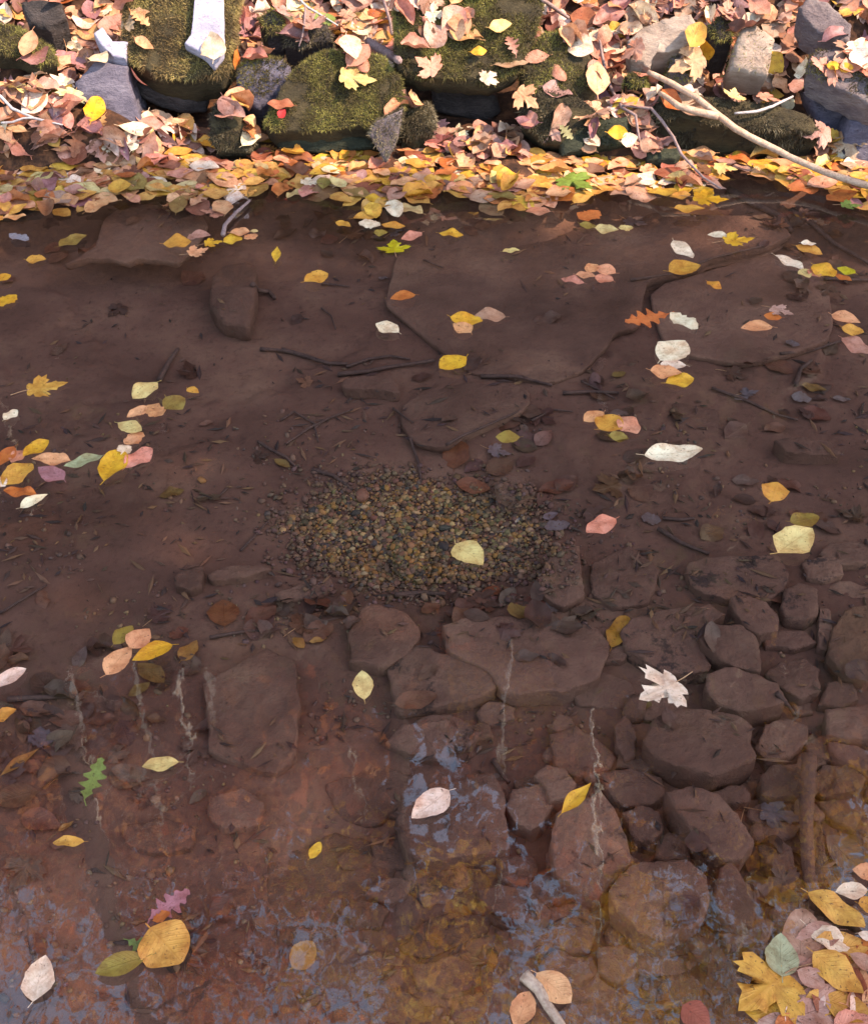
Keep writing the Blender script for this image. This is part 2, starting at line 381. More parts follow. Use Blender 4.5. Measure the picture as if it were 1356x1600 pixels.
# cobbles in the lower right, from the photograph
cob = [
 (9, (540,580,620,540,960,530,1000,600,985,690,920,730,840,715,740,730,640,705,570,670), -0.10, 'dark flat slab at the upper edge of the sunken cobbles', M_silt_spot),
 (9, (740,720,820,708,900,740,960,800,965,860,880,885,820,860,770,800), -0.085, 'egg-shaped brown cobble below the dark flat slab', None),
 (9, (985,680,1060,650,1130,680,1135,790,1080,825,990,810,965,760), -0.095, 'squarish dark cobble beside the red-brown folded leaf', M_silt_spot),
 (9, (250,870,300,810,480,765,650,748,730,790,600,880,640,1000,660,1040,560,1060,460,1055,370,1010,270,950), -0.095, 'large purple-brown stone above the pale maple leaf', M_silt_spot),
 (9, (590,860,660,835,790,840,860,890,875,960,880,1050,760,1030,680,980,610,930), -0.075, 'rounded triangular cobble up and right of the pale maple leaf', None),
 (9, (640,1060,720,1030,840,1050,960,1110,1000,1180,920,1210,790,1230,670,1190,630,1120), -0.08, 'long oval cobble right of the pale maple leaf', None),
 (9, (890,1060,960,1010,1080,985,1140,1040,1140,1130,1060,1175,990,1140,920,1080), -0.10, 'four-sided cobble behind the long oval cobble', None),
 (9, (880,900,960,860,1080,870,1130,920,1040,950,900,940), -0.11, 'thin flat stone wedged below the squarish dark cobble', None),
 (9, (1190,880,1250,780,1356,740,1440,900,1356,1060,1240,1050,1180,970), -0.09, 'large brown stone at the right edge beside the thin upright stone', M_silt_gold),
 (9, (1140,760,1190,770,1200,880,1170,960,1130,940), -0.105, 'thin upright stone between the squarish cobble and the right edge', None),
 (9, (940,20,1080,0,1200,30,1240,80,1140,85,990,72), -0.105, 'flat stone by the twigs at the far right of the bed', None),
 (12, (355,160,400,50,560,10,780,40,835,80,840,170,870,240,760,290,660,315,520,285,390,220), -0.07, 'broad flat stone just under the pale maple leaf', None),
 (12, (230,90,270,40,320,110,325,230,270,250,235,180), -0.10, 'small upright cobble left of the broad flat stone', None),
 (12, (150,300,300,280,440,320,455,400,390,450,260,460,200,400), -0.11, 'half-buried cobble below the small upright cobble', None),
 (12, (265,480,350,445,430,480,445,560,400,610,310,600), -0.10, 'round cobble beside the stone with a black patch', None),
 (12, (415,600,480,565,545,590,570,680,480,690,410,680), -0.115, 'domed cobble behind the octagonal stone', None),
 (12, (455,390,560,360,690,390,760,480,860,605,800,680,720,690,640,640,540,530), -0.07, 'long slanting flat stone below the broad flat stone', None),
 (12, (865,620,950,590,1020,640,1035,730,980,755,900,700), -0.10, 'round cobble between the sunken branch and the slanting flat stone', None),
 (12, (205,820,240,760,340,690,560,690,640,760,655,860,620,960,560,990,440,1050,330,1020,300,960,220,900), -0.06, 'large octagonal flat stone in the lower right', None),
 (12, (665,850,700,720,740,690,800,770,860,900,850,980,760,990,700,940), -0.08, 'teardrop-shaped cobble right of the octagonal stone', None),
 (12, (-60,620,-30,480,170,380,230,460,315,690,230,780,160,860,60,830,-40,740), -0.075, 'triangular stone with a black patch, left of the octagonal stone', M_silt_spot),
 (12, (870,330,930,270,1080,260,1140,310,1130,390,1040,410,890,410), -0.10, 'ochre-flecked stone above the blue-grey sunken leaf', M_silt_gold),
 (12, (850,180,900,80,1000,60,1100,100,1090,160,1020,220,910,270), -0.11, 'pale brown stone under the thin twig, right of the broad flat stone', None),
 (12, (1180,160,1300,180,1440,240,1440,330,1270,260,1175,200), -0.10, 'narrow slanting stone at the right edge', None),
 (12, (1170,20,1350,0,1440,60,1440,160,1170,140), -0.09, 'squared stone at the right edge above the narrow slanting stone', None),
 (12, (1120,430,1210,420,1330,490,1300,560,1200,520), -0.12, 'small ochre stone right of the sunken branch', M_silt_gold),
 (12, (1110,520,1140,510,1190,740,1180,790,1120,800,1100,650), -0.115, 'narrow upright stone beside the sunken branch', M_silt_gold),
 (12, (1215,620,1270,610,1300,700,1240,760), -0.125, 'small cobble near the right edge, right of the narrow upright stone', None),
 (12, (530,1010,640,990,700,1060,690,1130,600,1120,540,1080), -0.115, 'ochre cobble tucked below the octagonal stone', M_silt_gold),
 (12, (350,1240,540,1175,620,1240,620,1340,400,1370), -0.12, 'flat ochre stone at the bottom under the octagonal stone', M_silt_gold),
 (12, (-60,130,60,90,180,170,235,240,200,300,60,320,-40,270), -0.115, 'worn flat stone left of the small upright cobble', None),
 (11, (470,740,550,640,700,590,880,550,925,620,940,760,950,860,890,880,780,900,600,920,520,880), -0.085, 'big square slab under the pinkish white leaf', None),
 (11, (500,960,530,905,770,930,790,1010,700,1090,600,1110,530,1040), -0.115, 'stone sloping down below the big square slab', M_silt_spot),
 (11, (810,1040,900,1015,1010,1030,1130,1130,1080,1180,960,1160,850,1110), -0.085, 'lens-shaped flat stone left of the octagonal stone', None),
 (11, (960,620,1100,590,1130,680,1090,760,1040,785,970,750,935,690), -0.09, 'fist-sized blocky cobble right of the big square slab', None),
 (11, (1045,560,1100,520,1180,530,1225,590,1200,650,1110,670,1090,600), -0.08, 'smooth rounded cobble next to the narrow yellow leaf', None),
 (11, (890,900,1050,890,1070,960,1000,1030,910,1000), -0.11, 'squat cobble between the square slab and the lens-shaped stone', None),
 (11, (520,1250,600,1160,720,1130,880,1150,870,1210,740,1270,600,1330,530,1310), -0.115, 'sloping brown stone at the bottom centre', M_silt_gold),
 (11, (890,1210,1130,1190,1160,1240,1080,1310,950,1290), -0.11, 'flat stone beneath the lens-shaped stone', None),
 (11, (440,110,560,15,740,70,880,140,890,200,780,250,480,300), -0.10, 'dark slanted slab above the red-brown sunken leaf', M_silt_spot),
 (11, (430,430,500,350,700,330,740,420,690,500,580,490), -0.11, 'stone with black worn patches below the red-brown sunken leaf', M_silt_spot),
 (11, (180,600,420,520,560,560,520,680,400,770,280,760,220,700), -0.12, 'low rounded stone left of the pinkish white leaf', M_silt),
 (11, (-330,180,-60,30,60,90,72,250,62,490,-40,560,-300,470), -0.105, 'wide silted slab in the lower left of the bed', None),
 (11, (-60,930,220,800,420,840,490,900,470,990,330,1200,100,1280,-60,1240), -0.12, 'large reddish stone under the reflections at lower left', M_silt_gold),
 (11, (485,990,560,1050,612,1150,500,1230,470,1150), -0.125, 'wedge stone beside the large reddish stone', M_silt),
 (8, (390,830,460,705,560,720,640,750,700,830,650,922,540,980,400,960), -0.10, 'wide slab just below the gravel patch', None),
 (0, (690,975,740,960,870,965,925,975,955,1000,935,1060,880,1080,790,1085,760,1045,700,1020), -0.095, 'broad slab right of centre below the gravel patch', None),
 (0, (830,920,868,852,905,850,912,930,880,948), -0.10, 'slab corner at the lower right of the gravel patch', None),
 (0, (920,880,985,850,1030,890,1015,940,960,950,925,925), -0.11, 'silted stone between the gravel patch and the cobbles', None),
 (7, (800,650,850,590,940,600,930,690,880,715,810,690), -0.105, 'small domed stone left of the gravel patch', None),
 (8, (1010,210,1060,160,1130,170,1175,230,1110,270,1030,250), -0.10, 'round smooth stone at the upper right of the gravel patch', None),
 (8, (578,490,650,460,700,490,720,560,690,588,612,572), -0.118, 'flat olive stone lying in the gravel patch', M_green_stone),
 (7, (950,640,1030,605,1200,590,1250,610,1130,650,980,665), -0.11, 'low silted ridge of stone left of the gravel patch', None),
 (8, (80,670,170,630,320,600,330,640,220,690,110,700), -0.115, 'long low stone at the lower left of the gravel patch', None),
 (0, (1000,660,1045,625,1120,640,1135,680,1060,700), -0.125, 'flat half-buried stone behind the large white leaf', None),
 (11, (540,1350,640,1330,760,1290,860,1330,840,1430,700,1470,560,1450), -0.115, 'flat broken slab at the bottom left of the peach leaves', M_silt),
 (11, (300,1330,420,1290,500,1320,520,1420,430,1490,320,1450), -0.12, 'low flat slab at the bottom under the blue reflections', M_silt),
 (11, (700,1490,860,1450,960,1480,950,1580,820,1620,710,1590), -0.12, 'flat slab at the bottom edge left of the stick', M_silt_spot),
 (12, (150,1080,260,1060,330,1090,340,1200,240,1240,160,1190), -0.115, 'angular stone under the lower left of the octagonal stone', None),
 (12, (-60,900,100,880,150,950,130,1080,40,1110,-60,1060), -0.11, 'square stone below the triangular stone with a black patch', None),
 (12, (640,1150,720,1110,800,1180,770,1290,680,1330,630,1250), -0.12, 'angular stone left of the big golden maple leaf', M_silt_spot),
 (12, (20,1150,130,1120,170,1230,300,1300,250,1424,60,1424,0,1300), -0.12, 'long flat slab at the bottom edge below the octagonal stone', M_silt),
 (10, (560,560,760,520,900,560,880,660,700,690,580,640), -0.115, 'dark pitted stone below the cream leaf at lower left', M_silt_spot),
 (10, (960,420,1120,380,1220,450,1180,560,1020,580,950,500), -0.11, 'dark worn stone right of the cream leaf at lower left', M_silt_spot),
]
COBS = []
for c, xy, top, lab, mt in cob:
    a = poly(c, *xy); COBS.append((lab, sum(p[0] for p in a) / len(a), sum(p[1] for p in a) / len(a)))
    area = abs(sum(a[i][0] * a[(i + 1) % len(a)][1] - a[(i + 1) % len(a)][0] * a[i][1] for i in range(len(a)))) / 2
    bed_stone(a, top, lab, T=0.075, r=0.006, mat=mt, group=G, soft=0, tilt=(random.uniform(-.06, .06), random.uniform(-.07, .03)))
rs = random.Random(91); region = [(600, 1110), (900, 1090), (960, 930), (1356, 850), (1400, 1620), (520, 1620), (480, 1380), (620, 1280)]
placed = []
for q in range(900):                                # flat stones wedged between and under the larger ones
    if len(placed) >= 74: break
    u, v = rs.uniform(470, 1390), rs.uniform(860, 1610); R0 = rs.uniform(20, 44)
    if not inside(region, u, v) or any((u - a) ** 2 + (v - b) ** 2 < (.72 * (R0 + c)) ** 2 for a, b, c in placed): continue
    if any((u - c[1]) ** 2 + (v - c[2]) ** 2 < 34 ** 2 for c in COBS): continue
    placed.append((u, v, R0)); k = rs.choice((5, 6, 6, 7)); a0 = rs.uniform(0, 6.3); sx = rs.uniform(.9, 1.5); sk = rs.uniform(-.5, .5)
    ol = []
    for i in range(k):
        an = a0 + i * 6.283 / k + rs.uniform(-.22, .22); rr_ = R0 * rs.uniform(.8, 1.12); x_, y_ = math.cos(an) * rr_ * sx, math.sin(an) * rr_ * .72; ol.append((u + x_ + sk * y_, v + y_))
    near = min(COBS, key=lambda c: (c[1] - u) ** 2 + (c[2] - v) ** 2)
    side = ('right of' if u > near[1] else 'left of') if abs(u - near[1]) > abs(v - near[2]) else ('in front of' if v > near[2] else 'behind')
    bed_stone(ol, rs.uniform(-.128, -.106), '', T=.05, r=.006, mat=rs.choice((None, None, M_silt_spot, M_silt_gold)), group=G, soft=0, tilt=(rs.uniform(-.12, .12), rs.uniform(-.14, .06)), m=30)['fill'] = ' '.join(('wedged flat stone ' + side + ' the ' + near[0]).split()[:13])
GS = 'silted slabs on the stream bed'
bed_stone(poly(4, 300,330,440,250,480,120,560,60,900,50,960,150,900,260,830,322,740,312,640,302,590,322,500,304,400,304), -0.055, 'slab with a shadowed broken edge at the upper left of the bed', T=0.022, r=0.005, soft=0, dome=0.02, group=GS, cat='flat rock', name='flat_rock', m=130, under=0.72, rough=0.5)
bed_stone(poly(4, 960,460,1000,340,1120,310,1190,330,1180,480,1160,560,1150,620,1080,600,1020,590,960,520), -0.085, 'upright brown block right of the broken-edged slab', T=0.05, r=0.015, soft=1, dome=0.06, group=GS, cat='flat rock', name='flat_rock', m=130, rough=0.8)
bed_stone(poly(5, 270,890,290,850,500,838,540,890,545,930,440,905,330,912), -0.095, 'small oblong block with a dark front beside long twigs', T=0.03, r=0.006, soft=1, dome=0.03, group=GS, cat='flat rock', name='flat_rock', m=130, under=0.9, rough=0.7)
bed_stone(poly(6, -700,160,-300,90,200,80,820,105,960,130,1015,190,880,247,665,297,600,332,372,397,352,470,340,596,235,632,190,692,85,800,-60,850,-420,800,-800,500), -0.092, 'widest silted slab with a ragged front edge at the upper right', T=0.03, r=0.005, soft=0, dome=0.006, group=GS, cat='flat rock', name='flat_rock', m=130, tilt=(-0.045, 0.002), rough=0.35, under=0.97)
bed_stone(poly(6, 380,420,640,352,900,262,1130,300,1180,420,1210,640,1100,690,850,762,640,740,470,700,400,560), -0.107, 'lower silted slab in front of the ragged edge', tilt=(0.03, 0.0), T=0.03, r=0.006, soft=1, dome=0.005, group=GS, cat='flat rock', name='flat_rock', m=130, rough=0.3, under=0.95)
bed_stone(poly(5, 560,960,800,880,1000,860,1140,900,1145,990,990,1060,830,1132,750,1180,600,1150,540,1050), -0.104, 'thin silted slab with a curved crack above the gravel patch', tilt=(-0.05, 0.05), T=0.025, r=0.004, soft=1, dome=0.008, group=GS, cat='flat rock', name='flat_rock', m=130, rough=0.3, under=0.95)

# ------------------------------------------------------------------ rocks of the far bank
def bank_plane(u, v, lift):
    a = math.atan(0.55); n = Vector((0, -math.sin(a), math.cos(a))); p0 = Vector((0, 3.10, 0.0)) + n * lift
    return on_plane(u, v, p0, n)
ROCKS = []
def moss_on(rock, me, W, Fc, count, greens, up_min=0.05, length=0.009, where=None, hang=0.6):
    pts = np.array([tuple(p) for p in W]); tris = []
    for f in Fc:
        tris.append(f[:3])
        if len(f) == 4: tris.append((f[0], f[2], f[3]))
    tris = np.array(tris); a, b, c = pts[tris[:, 0]], pts[tris[:, 1]], pts[tris[:, 2]]
    n = np.cross(b - a, c - a); ar = np.linalg.norm(n, axis=1) + 1e-12; n = n / ar[:, None]
    cen = pts.mean(0); flip = (np.einsum('ij,ij->i', n, (a + b + c) / 3 - cen) < 0); n[flip] *= -1
    wgt = ar * (n[:, 2] > up_min) ; 
    if wgt.sum() <= 0: return
    pick = np.random.choice(len(tris), count, p=wgt / wgt.sum())
    r1, r2 = np.sqrt(np.random.rand(count)), np.random.rand(count)
    P = a[pick] * (1 - r1)[:, None] + b[pick] * (r1 * (1 - r2))[:, None] + c[pick] * (r1 * r2)[:, None]
    N = n[pick]
    keep = np.ones(count, bool); tone = np.zeros(count)
    for i in range(count):
        k = noise.noise(Vector(P[i]) * 11 + Vector((rock_seed[0], 0, 0))) + 0.5 * noise.noise(Vector(P[i]) * 33)
        tone[i] = k; keep[i] = k > -0.34 + 0.25 * (random.random() - .5)
    P, N, tone = P[keep], N[keep], tone[keep]; m = len(P)
    D = N * 0.38 + np.random.normal(0, 0.5, (m, 3)); steep = np.clip(1 - N[:, 2], 0, 1)
    D[:, 2] -= hang * (0.25 + steep); D[:, 1] -= 0.25 * steep
    D /= np.linalg.norm(D, axis=1)[:, None]
    L = length * np.random.uniform(0.6, 1.4, m) * (1 + 0.6 * steep)
    side = np.cross(D, np.random.normal(0, 1, (m, 3))); side /= np.linalg.norm(side, axis=1)[:, None]
    wd = 0.0011 * np.random.uniform(0.7, 1.5, m)
    v0 = P - side * wd[:, None] - N * 0.002; v1 = P + side * wd[:, None] - N * 0.002; v2 = P + D * L[:, None] + N * 0.001
    V = np.stack([v0, v1, v2], 1).reshape(-1, 3); Fm = np.arange(m * 3).reshape(-1, 3)
    g = np.array([c[:3] for c in greens]); t = np.clip(tone * 1.1 + 0.45 + np.random.normal(0, 0.16, m), 0, 0.999) * (len(g) - 1)
    i0 = t.astype(int); fr = (t - i0)[:, None]; col = g[i0] * (1 - fr) + g[np.minimum(i0 + 1, len(g) - 1)] * fr
    col = np.repeat(np.concatenate([col, np.ones((m, 1))], 1), 3, axis=0)
    mm = mesh('moss', V, Fm, M_moss, smooth=False); colour_attr(mm, col)
    tag(obj('moss', mm, rock), kind='stuff')
rock_seed = [0]
GREEN = [lin(84, 70, 48), lin(112, 100, 58), lin(140, 130, 72), lin(164, 156, 84)]
BROWN = [lin(92, 74, 52), lin(130, 108, 72), lin(160, 136, 90), lin(176, 158, 96)]
DARKM = [lin(44, 38, 34), lin(74, 64, 50), lin(104, 92, 66), lin(150, 136, 110)]
def bank_rock(outline, label, lift=0.04, tilt=35, T=0.12, ext=(0, 0.25, -1), r=0.02, mat=None, moss=0, greens=GREEN, soft=1, yaw=0, dome=0.05, rough=1.0, name='bank_rock', cat='rock', under=0.9, mlen=0.009, up=0.02, hang=0.6, at=None):
    seedc[0] += 1; rock_seed[0] += 1.7
    cu = sum(p[0] for p in outline) / len(outline); cv = sum(p[1] for p in outline) / len(outline)
    p0 = bank_plane(cu, cv, lift) if at is None else on_plane(cu, cv, Vector((0, at, 0)), Vector((0, -1, 0)))
    a = math.radians(tilt); n = Vector((math.sin(a) * math.sin(math.radians(yaw)), -math.sin(a) * math.cos(math.radians(yaw)), math.cos(a)))
    pts = [on_plane(u, v, p0, n) for (u, v) in outline]
    me, W, Fc = stone_mesh(name, pts, n, Vector(ext).normalized(), T, r, mat or M_rock, seedc[0], soft, m=96, dome=dome, rough=rough, under=under)
    o = tag(obj(name, me), label, cat, 'rocks of the far bank')
    collect(BANK_V, BANK_F, W, Fc); ROCKS.append((label, cu, cv, outline))
    if moss: moss_on(o, me, W, Fc, moss, greens, up_min=up, length=mlen, hang=hang)
    return o
bank_rock(poly(0, 190,60,198,-25,300,-45,372,-25,362,60,356,100,345,118,300,124,240,116,204,96), 'big mossy slab overhanging a dark hollow at upper left', lift=0.10, tilt=38, T=0.10, ext=(0, 0.45, -1), r=0.014, mat=M_rock_moss, moss=34000, greens=BROWN, mlen=0.0095, dome=0.03, up=-0.12, soft=0)
bank_rock(poly(1, 880,160,890,60,900,-60,1025,-60,1032,60,1032,240,985,300,940,250,850,200), 'pale lilac-grey flat slab on the big mossy slab at upper left', lift=0.135, tilt=38, T=0.03, r=0.006, soft=0, mat=M_rock_lilac, dome=0.0, rough=0.4)
bank_rock(poly(1, 430,150,470,120,520,190,590,190,580,270,520,260,460,200), 'small pale lilac stone patch among leaves at upper left', lift=0.10, tilt=40, T=0.05, r=0.008, soft=0, mat=M_rock_lilac, dome=0.0, rough=0.4)
bank_rock(poly(0, -30,55,-20,30,30,40,80,72,85,92,60,98,20,84,-30,80), 'mossy ledge at the far left edge', lift=0.09, tilt=30, T=0.05, ext=(0, 0.5, -1), mat=M_rock_moss, moss=7000, greens=GREEN, soft=0)
bank_rock(poly(1, 90,10,180,-10,280,10,300,80,230,150,130,120), 'dark rock behind the mossy ledge at the far left', lift=0.05, tilt=55, T=0.1, mat=M_rock_dark, soft=0)
bank_rock(poly(1, 340,380,440,275,585,300,615,420,655,570,600,650,470,660,370,560), 'smooth purple-grey rock wedged upright left of the hollow', lift=0.05, tilt=55, T=0.16, ext=(0, 0.8, -0.4), r=0.016, mat=M_rock_slate, dome=0.02, rough=0.6, soft=0, yaw=6)
bank_rock(poly(1, -60,430,30,470,90,510,150,580,70,650,-60,650), 'dark slate rock poking through the leaves at the left edge', lift=0.05, tilt=50, T=0.12, mat=M_rock_slate, soft=0)
bank_rock(poly(1, -60,900,60,890,190,915,232,945,180,975,60,985,-60,985), 'low wet rock in the water at the left edge', lift=0.0, tilt=6, T=0.12, at=2.95, ext=(0, 0.1, -1), r=0.02, mat=M_rock_dark, dome=0.12, soft=0)
bank_rock(poly(1, 1085,310,1130,270,1200,252,1300,262,1338,300,1330,390,1260,450,1190,500,1120,480,1090,400), 'mossy grey rock between the hollow and the wedge-shaped boulder', lift=0.06, tilt=45, T=0.14, ext=(0, 0.6, -0.8), mat=M_rock_slate, moss=5000, greens=GREEN, up=0.62, soft=0)
bank_rock(poly(1, 962,540,1005,455,1050,450,1090,500,1150,600,1175,660,1150,705,1000,705,965,640), 'dark mossy block with orange leaves at its right, by the hollow', lift=0.06, tilt=58, T=0.16, ext=(0, 0.7, -0.6), mat=M_rock_moss, moss=9000, greens=DARKM, up=0.1, mlen=0.009, soft=0)
bank_rock(poly(0, 412,192,440,132,470,98,505,76,560,82,600,86,628,125,634,158,622,186,604,206,560,196,520,206,470,204,425,206), 'large wedge-shaped mossy boulder with a red leaf on its left corner', lift=0.09, tilt=42, T=0.09, ext=(0, 0.42, -1), r=0.012, mat=M_rock_moss, moss=34000, greens=GREEN, mlen=0.008, dome=0.03, soft=0, up=0.15)
bank_rock(poly(2, 400,620,440,560,560,500,545,600,520,680,480,755,450,700), 'bare grey point hanging from the wedge-shaped boulder', lift=0.10, tilt=66, T=0.08, ext=(0, 0.9, -0.3), r=0.008, mat=M_rock, soft=0, moss=2500, greens=DARKM, up=0.0, mlen=0.007, dome=0.0)
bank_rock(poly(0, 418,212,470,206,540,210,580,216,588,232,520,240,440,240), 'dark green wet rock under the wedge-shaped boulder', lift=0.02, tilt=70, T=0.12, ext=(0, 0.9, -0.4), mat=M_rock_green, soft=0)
bank_rock(poly(0, 617,-30,740,-40,855,-40,846,10,832,66,808,108,770,128,720,122,650,118,618,104), 'broad mossy slab at top centre overhanging a dark gap', lift=0.12, tilt=36, T=0.07, ext=(0, 0.42, -1), r=0.012, mat=M_rock_moss, moss=44000, greens=GREEN, mlen=0.0095, dome=0.05, up=-0.12, soft=0)
bank_rock(poly(2, 550,530,600,480,685,470,712,550,690,620,600,650,550,630), 'small mossy rock right of the wedge-shaped boulder', lift=0.03, tilt=55, T=0.12, mat=M_rock_moss, moss=5000, greens=DARKM, soft=0)
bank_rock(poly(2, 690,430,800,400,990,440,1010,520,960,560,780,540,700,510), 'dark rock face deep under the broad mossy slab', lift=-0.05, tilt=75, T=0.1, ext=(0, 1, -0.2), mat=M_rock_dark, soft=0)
bank_rock(poly(0, 812,110,850,48,880,48,908,64,932,100,934,132,900,150,870,160,838,150), 'rounded mossy rock at right of the broad mossy slab', lift=0.09, tilt=35, T=0.1, ext=(0, 0.4, -1), r=0.012, mat=M_rock_moss, moss=14000, greens=GREEN, mlen=0.0085, soft=0)
bank_rock(poly(0, 815,158,850,142,905,150,934,172,925,205,896,232,850,225,818,200), 'dark mossy rock face below the rounded mossy rock', lift=0.07, tilt=60, T=0.12, ext=(0, 0.8, -0.6), mat=M_rock_moss, moss=9000, greens=DARKM, up=0.05, soft=0)
bank_rock(poly(3, 288,180,350,120,410,95,470,75,565,58,612,140,590,185,480,225,400,245,385,300,300,270), 'angular pale brown rock in sun at upper right', lift=0.10, tilt=48, T=0.10, ext=(0, 0.5, -0.9), r=0.008, mat=M_rock_pale, soft=0, dome=0.03, rough=1.3, yaw=-12)
bank_rock(poly(3, 745,280,760,220,800,115,860,100,945,165,930,260,915,335,820,325,750,310), 'rounded pale rock with a big yellow leaf on it', lift=0.10, tilt=50, T=0.10, ext=(0, 0.6, -0.8), r=0.025, mat=M_rock_pale, soft=0, dome=0.03, moss=500, greens=GREEN)
bank_rock(poly(3, 1085,320,1085,270,1130,215,1230,205,1450,240,1450,520,1356,470,1290,425,1200,380,1120,340), 'tilted sandstone slab with mossy edge at the right edge', lift=0.13, tilt=32, T=0.07, ext=(0.0, 0.3, -1), r=0.012, mat=M_rock, soft=0, dome=0.02, moss=7000, greens=GREEN, yaw=-10, up=0.3)
bank_rock(poly(3, 398,480,430,405,560,420,700,440,870,455,1000,470,1110,520,1160,575,1120,600,980,590,800,570,600,545,440,520), 'long dark mossy rock at the waterline under the pale stick', lift=0.08, tilt=34, T=0.13, ext=(0, 0.3, -1), r=0.022, mat=M_rock_moss, moss=16000, greens=DARKM, soft=0, mlen=0.008, up=-0.25)
bank_rock(poly(3, 1050,30,1090,-20,1180,10,1285,110,1275,190,1210,185,1140,150,1075,90), 'grey flat rock in the top right corner', lift=0.09, tilt=40, T=0.08, r=0.01, mat=M_rock, soft=0, dome=0.02)
bank_rock(poly(3, 370,660,520,655,522,690,500,705,375,708), 'thin dark green ledge stone at the waterline', lift=0.0, tilt=25, T=0.06, at=3.06, r=0.008, mat=M_rock_green, soft=0, dome=0.0, rough=0.5)
bank_rock(poly(3, -20,620,60,560,130,530,300,510,312,600,300,645,180,662,0,690), 'dark green mossy rock left of the thin ledge stone', lift=0.05, tilt=52, T=0.12, ext=(0, 0.8, -0.6), mat=M_rock_green, moss=5000, greens=[lin(44, 50, 34), lin(70, 74, 46), lin(92, 92, 58)], mlen=0.007, soft=0)
bank_rock(poly(3, 1240,640,1290,540,1440,520,1440,770,1300,770,1240,720), 'blue-grey upright slate at the right edge', lift=0.03, tilt=68, T=0.12, ext=(0, 1, -0.2), mat=M_rock_slate, soft=0, dome=0.0)
bank_rock(poly(3, 1090,420,1180,400,1260,500,1240,600,1190,650,1120,520), 'shaded lilac rock behind the long dark mossy rock', lift=0.0, tilt=60, T=0.12, ext=(0, 1, -0.2), mat=M_rock_slate, soft=0)
bank_rock(poly(3, 275,335,330,320,375,345,372,392,310,395), 'small moss cushion stone below the angular pale rock', lift=0.05, tilt=50, T=0.08, mat=M_rock_dark, moss=3000, greens=GREEN, soft=0)
bank_rock(poly(3, 460,330,480,250,560,230,590,300,560,360,500,370), 'mossy stone right of the angular pale rock', lift=0.06, tilt=50, T=0.1, mat=M_rock, moss=2500, greens=GREEN, soft=0)
bank_rock(poly(3, 640,120,700,60,760,100,750,180,690,190), 'moss cushion stone behind the rounded pale rock', lift=0.08, tilt=45, T=0.1, mat=M_rock_dark, moss=3000, greens=GREEN, soft=0)
bank_rock(poly(2, 0,150,90,90,210,110,235,190,120,230,20,220), 'dark mossy rock among twigs above the wedge-shaped boulder', lift=0.04, tilt=60, T=0.1, mat=M_rock_dark, moss=4000, greens=DARKM, soft=0)
bank_rock(poly(1, 1190,80,1260,30,1310,80,1300,150,1230,160), 'small moss tuft stone behind the mossy grey rock', lift=0.06, tilt=50, T=0.08, mat=M_rock_dark, moss=2500, greens=GREEN, soft=0)
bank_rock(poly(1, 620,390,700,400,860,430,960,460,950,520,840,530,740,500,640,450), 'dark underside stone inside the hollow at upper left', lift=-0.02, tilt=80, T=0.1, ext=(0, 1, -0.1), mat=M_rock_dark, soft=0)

# ------------------------------------------------------------------ water
wx, wy0, wy1 = 30, -0.35, 3.6
wv = [(x, y, 0.0) for y in (wy0, 1.0, 2.3, wy1) for x in (-wx, -2, 0, 2, wx)]
wf = [(j * 5 + i, j * 5 + i + 1, (j + 1) * 5 + i + 1, (j + 1) * 5 + i) for j in range(3) for i in range(4)]
tag(obj('water', mesh('water', wv, wf, M_water)), 'clear still stream water with tree reflections', kind='structure')

bed_bvh = BVHTree.FromPolygons(BED_V, BED_F); bank_bvh = BVHTree.FromPolygons(BANK_V, BANK_F)
def hit_bed(u, v):
    p, n, i, d = bed_bvh.ray_cast(CAM, ray(u, v)); return (p if p else on_z(u, v, -0.12)), (n if n else ZUP)

# ------------------------------------------------------------------ leaves: meshes
def leaf_finish(name, V, Fc, UV):
    me = mesh(name, V, Fc, M_leaf)
    uvl = me.uv_layers.new(name='leaf'); li = np.zeros(len(me.loops), np.int32); me.loops.foreach_get('vertex_index', li)
    uvl.data.foreach_set('uv', np.array(UV, dtype=np.float32)[li].ravel()); return me
def bend(V, fold, curl, roll, twist, wave, rnd):
    out = []
    for (x, y, z) in V:
        z = z + fold * abs(x) + wave * math.sin(9 * y + rnd) * abs(x) * 2
        if abs(roll) > 1e-4:                        # roll across the width
            a = x * roll; z += (1 - math.cos(a)) / roll; x = math.sin(a) / roll
        if abs(curl) > 1e-4:                        # curl along the length
            a = (y - 0.5) * curl; z2 = (1 - math.cos(a)) / curl; yy = 0.5 + math.sin(a) / curl
            y, z = yy - math.sin(a) * z * 0.7, z2 + z * math.cos(a)
        tw = twist * (y - 0.5); x, z = x * math.cos(tw) - z * math.sin(tw), x * math.sin(tw) + z * math.cos(tw)
        out.append((x, y, z))
    return out
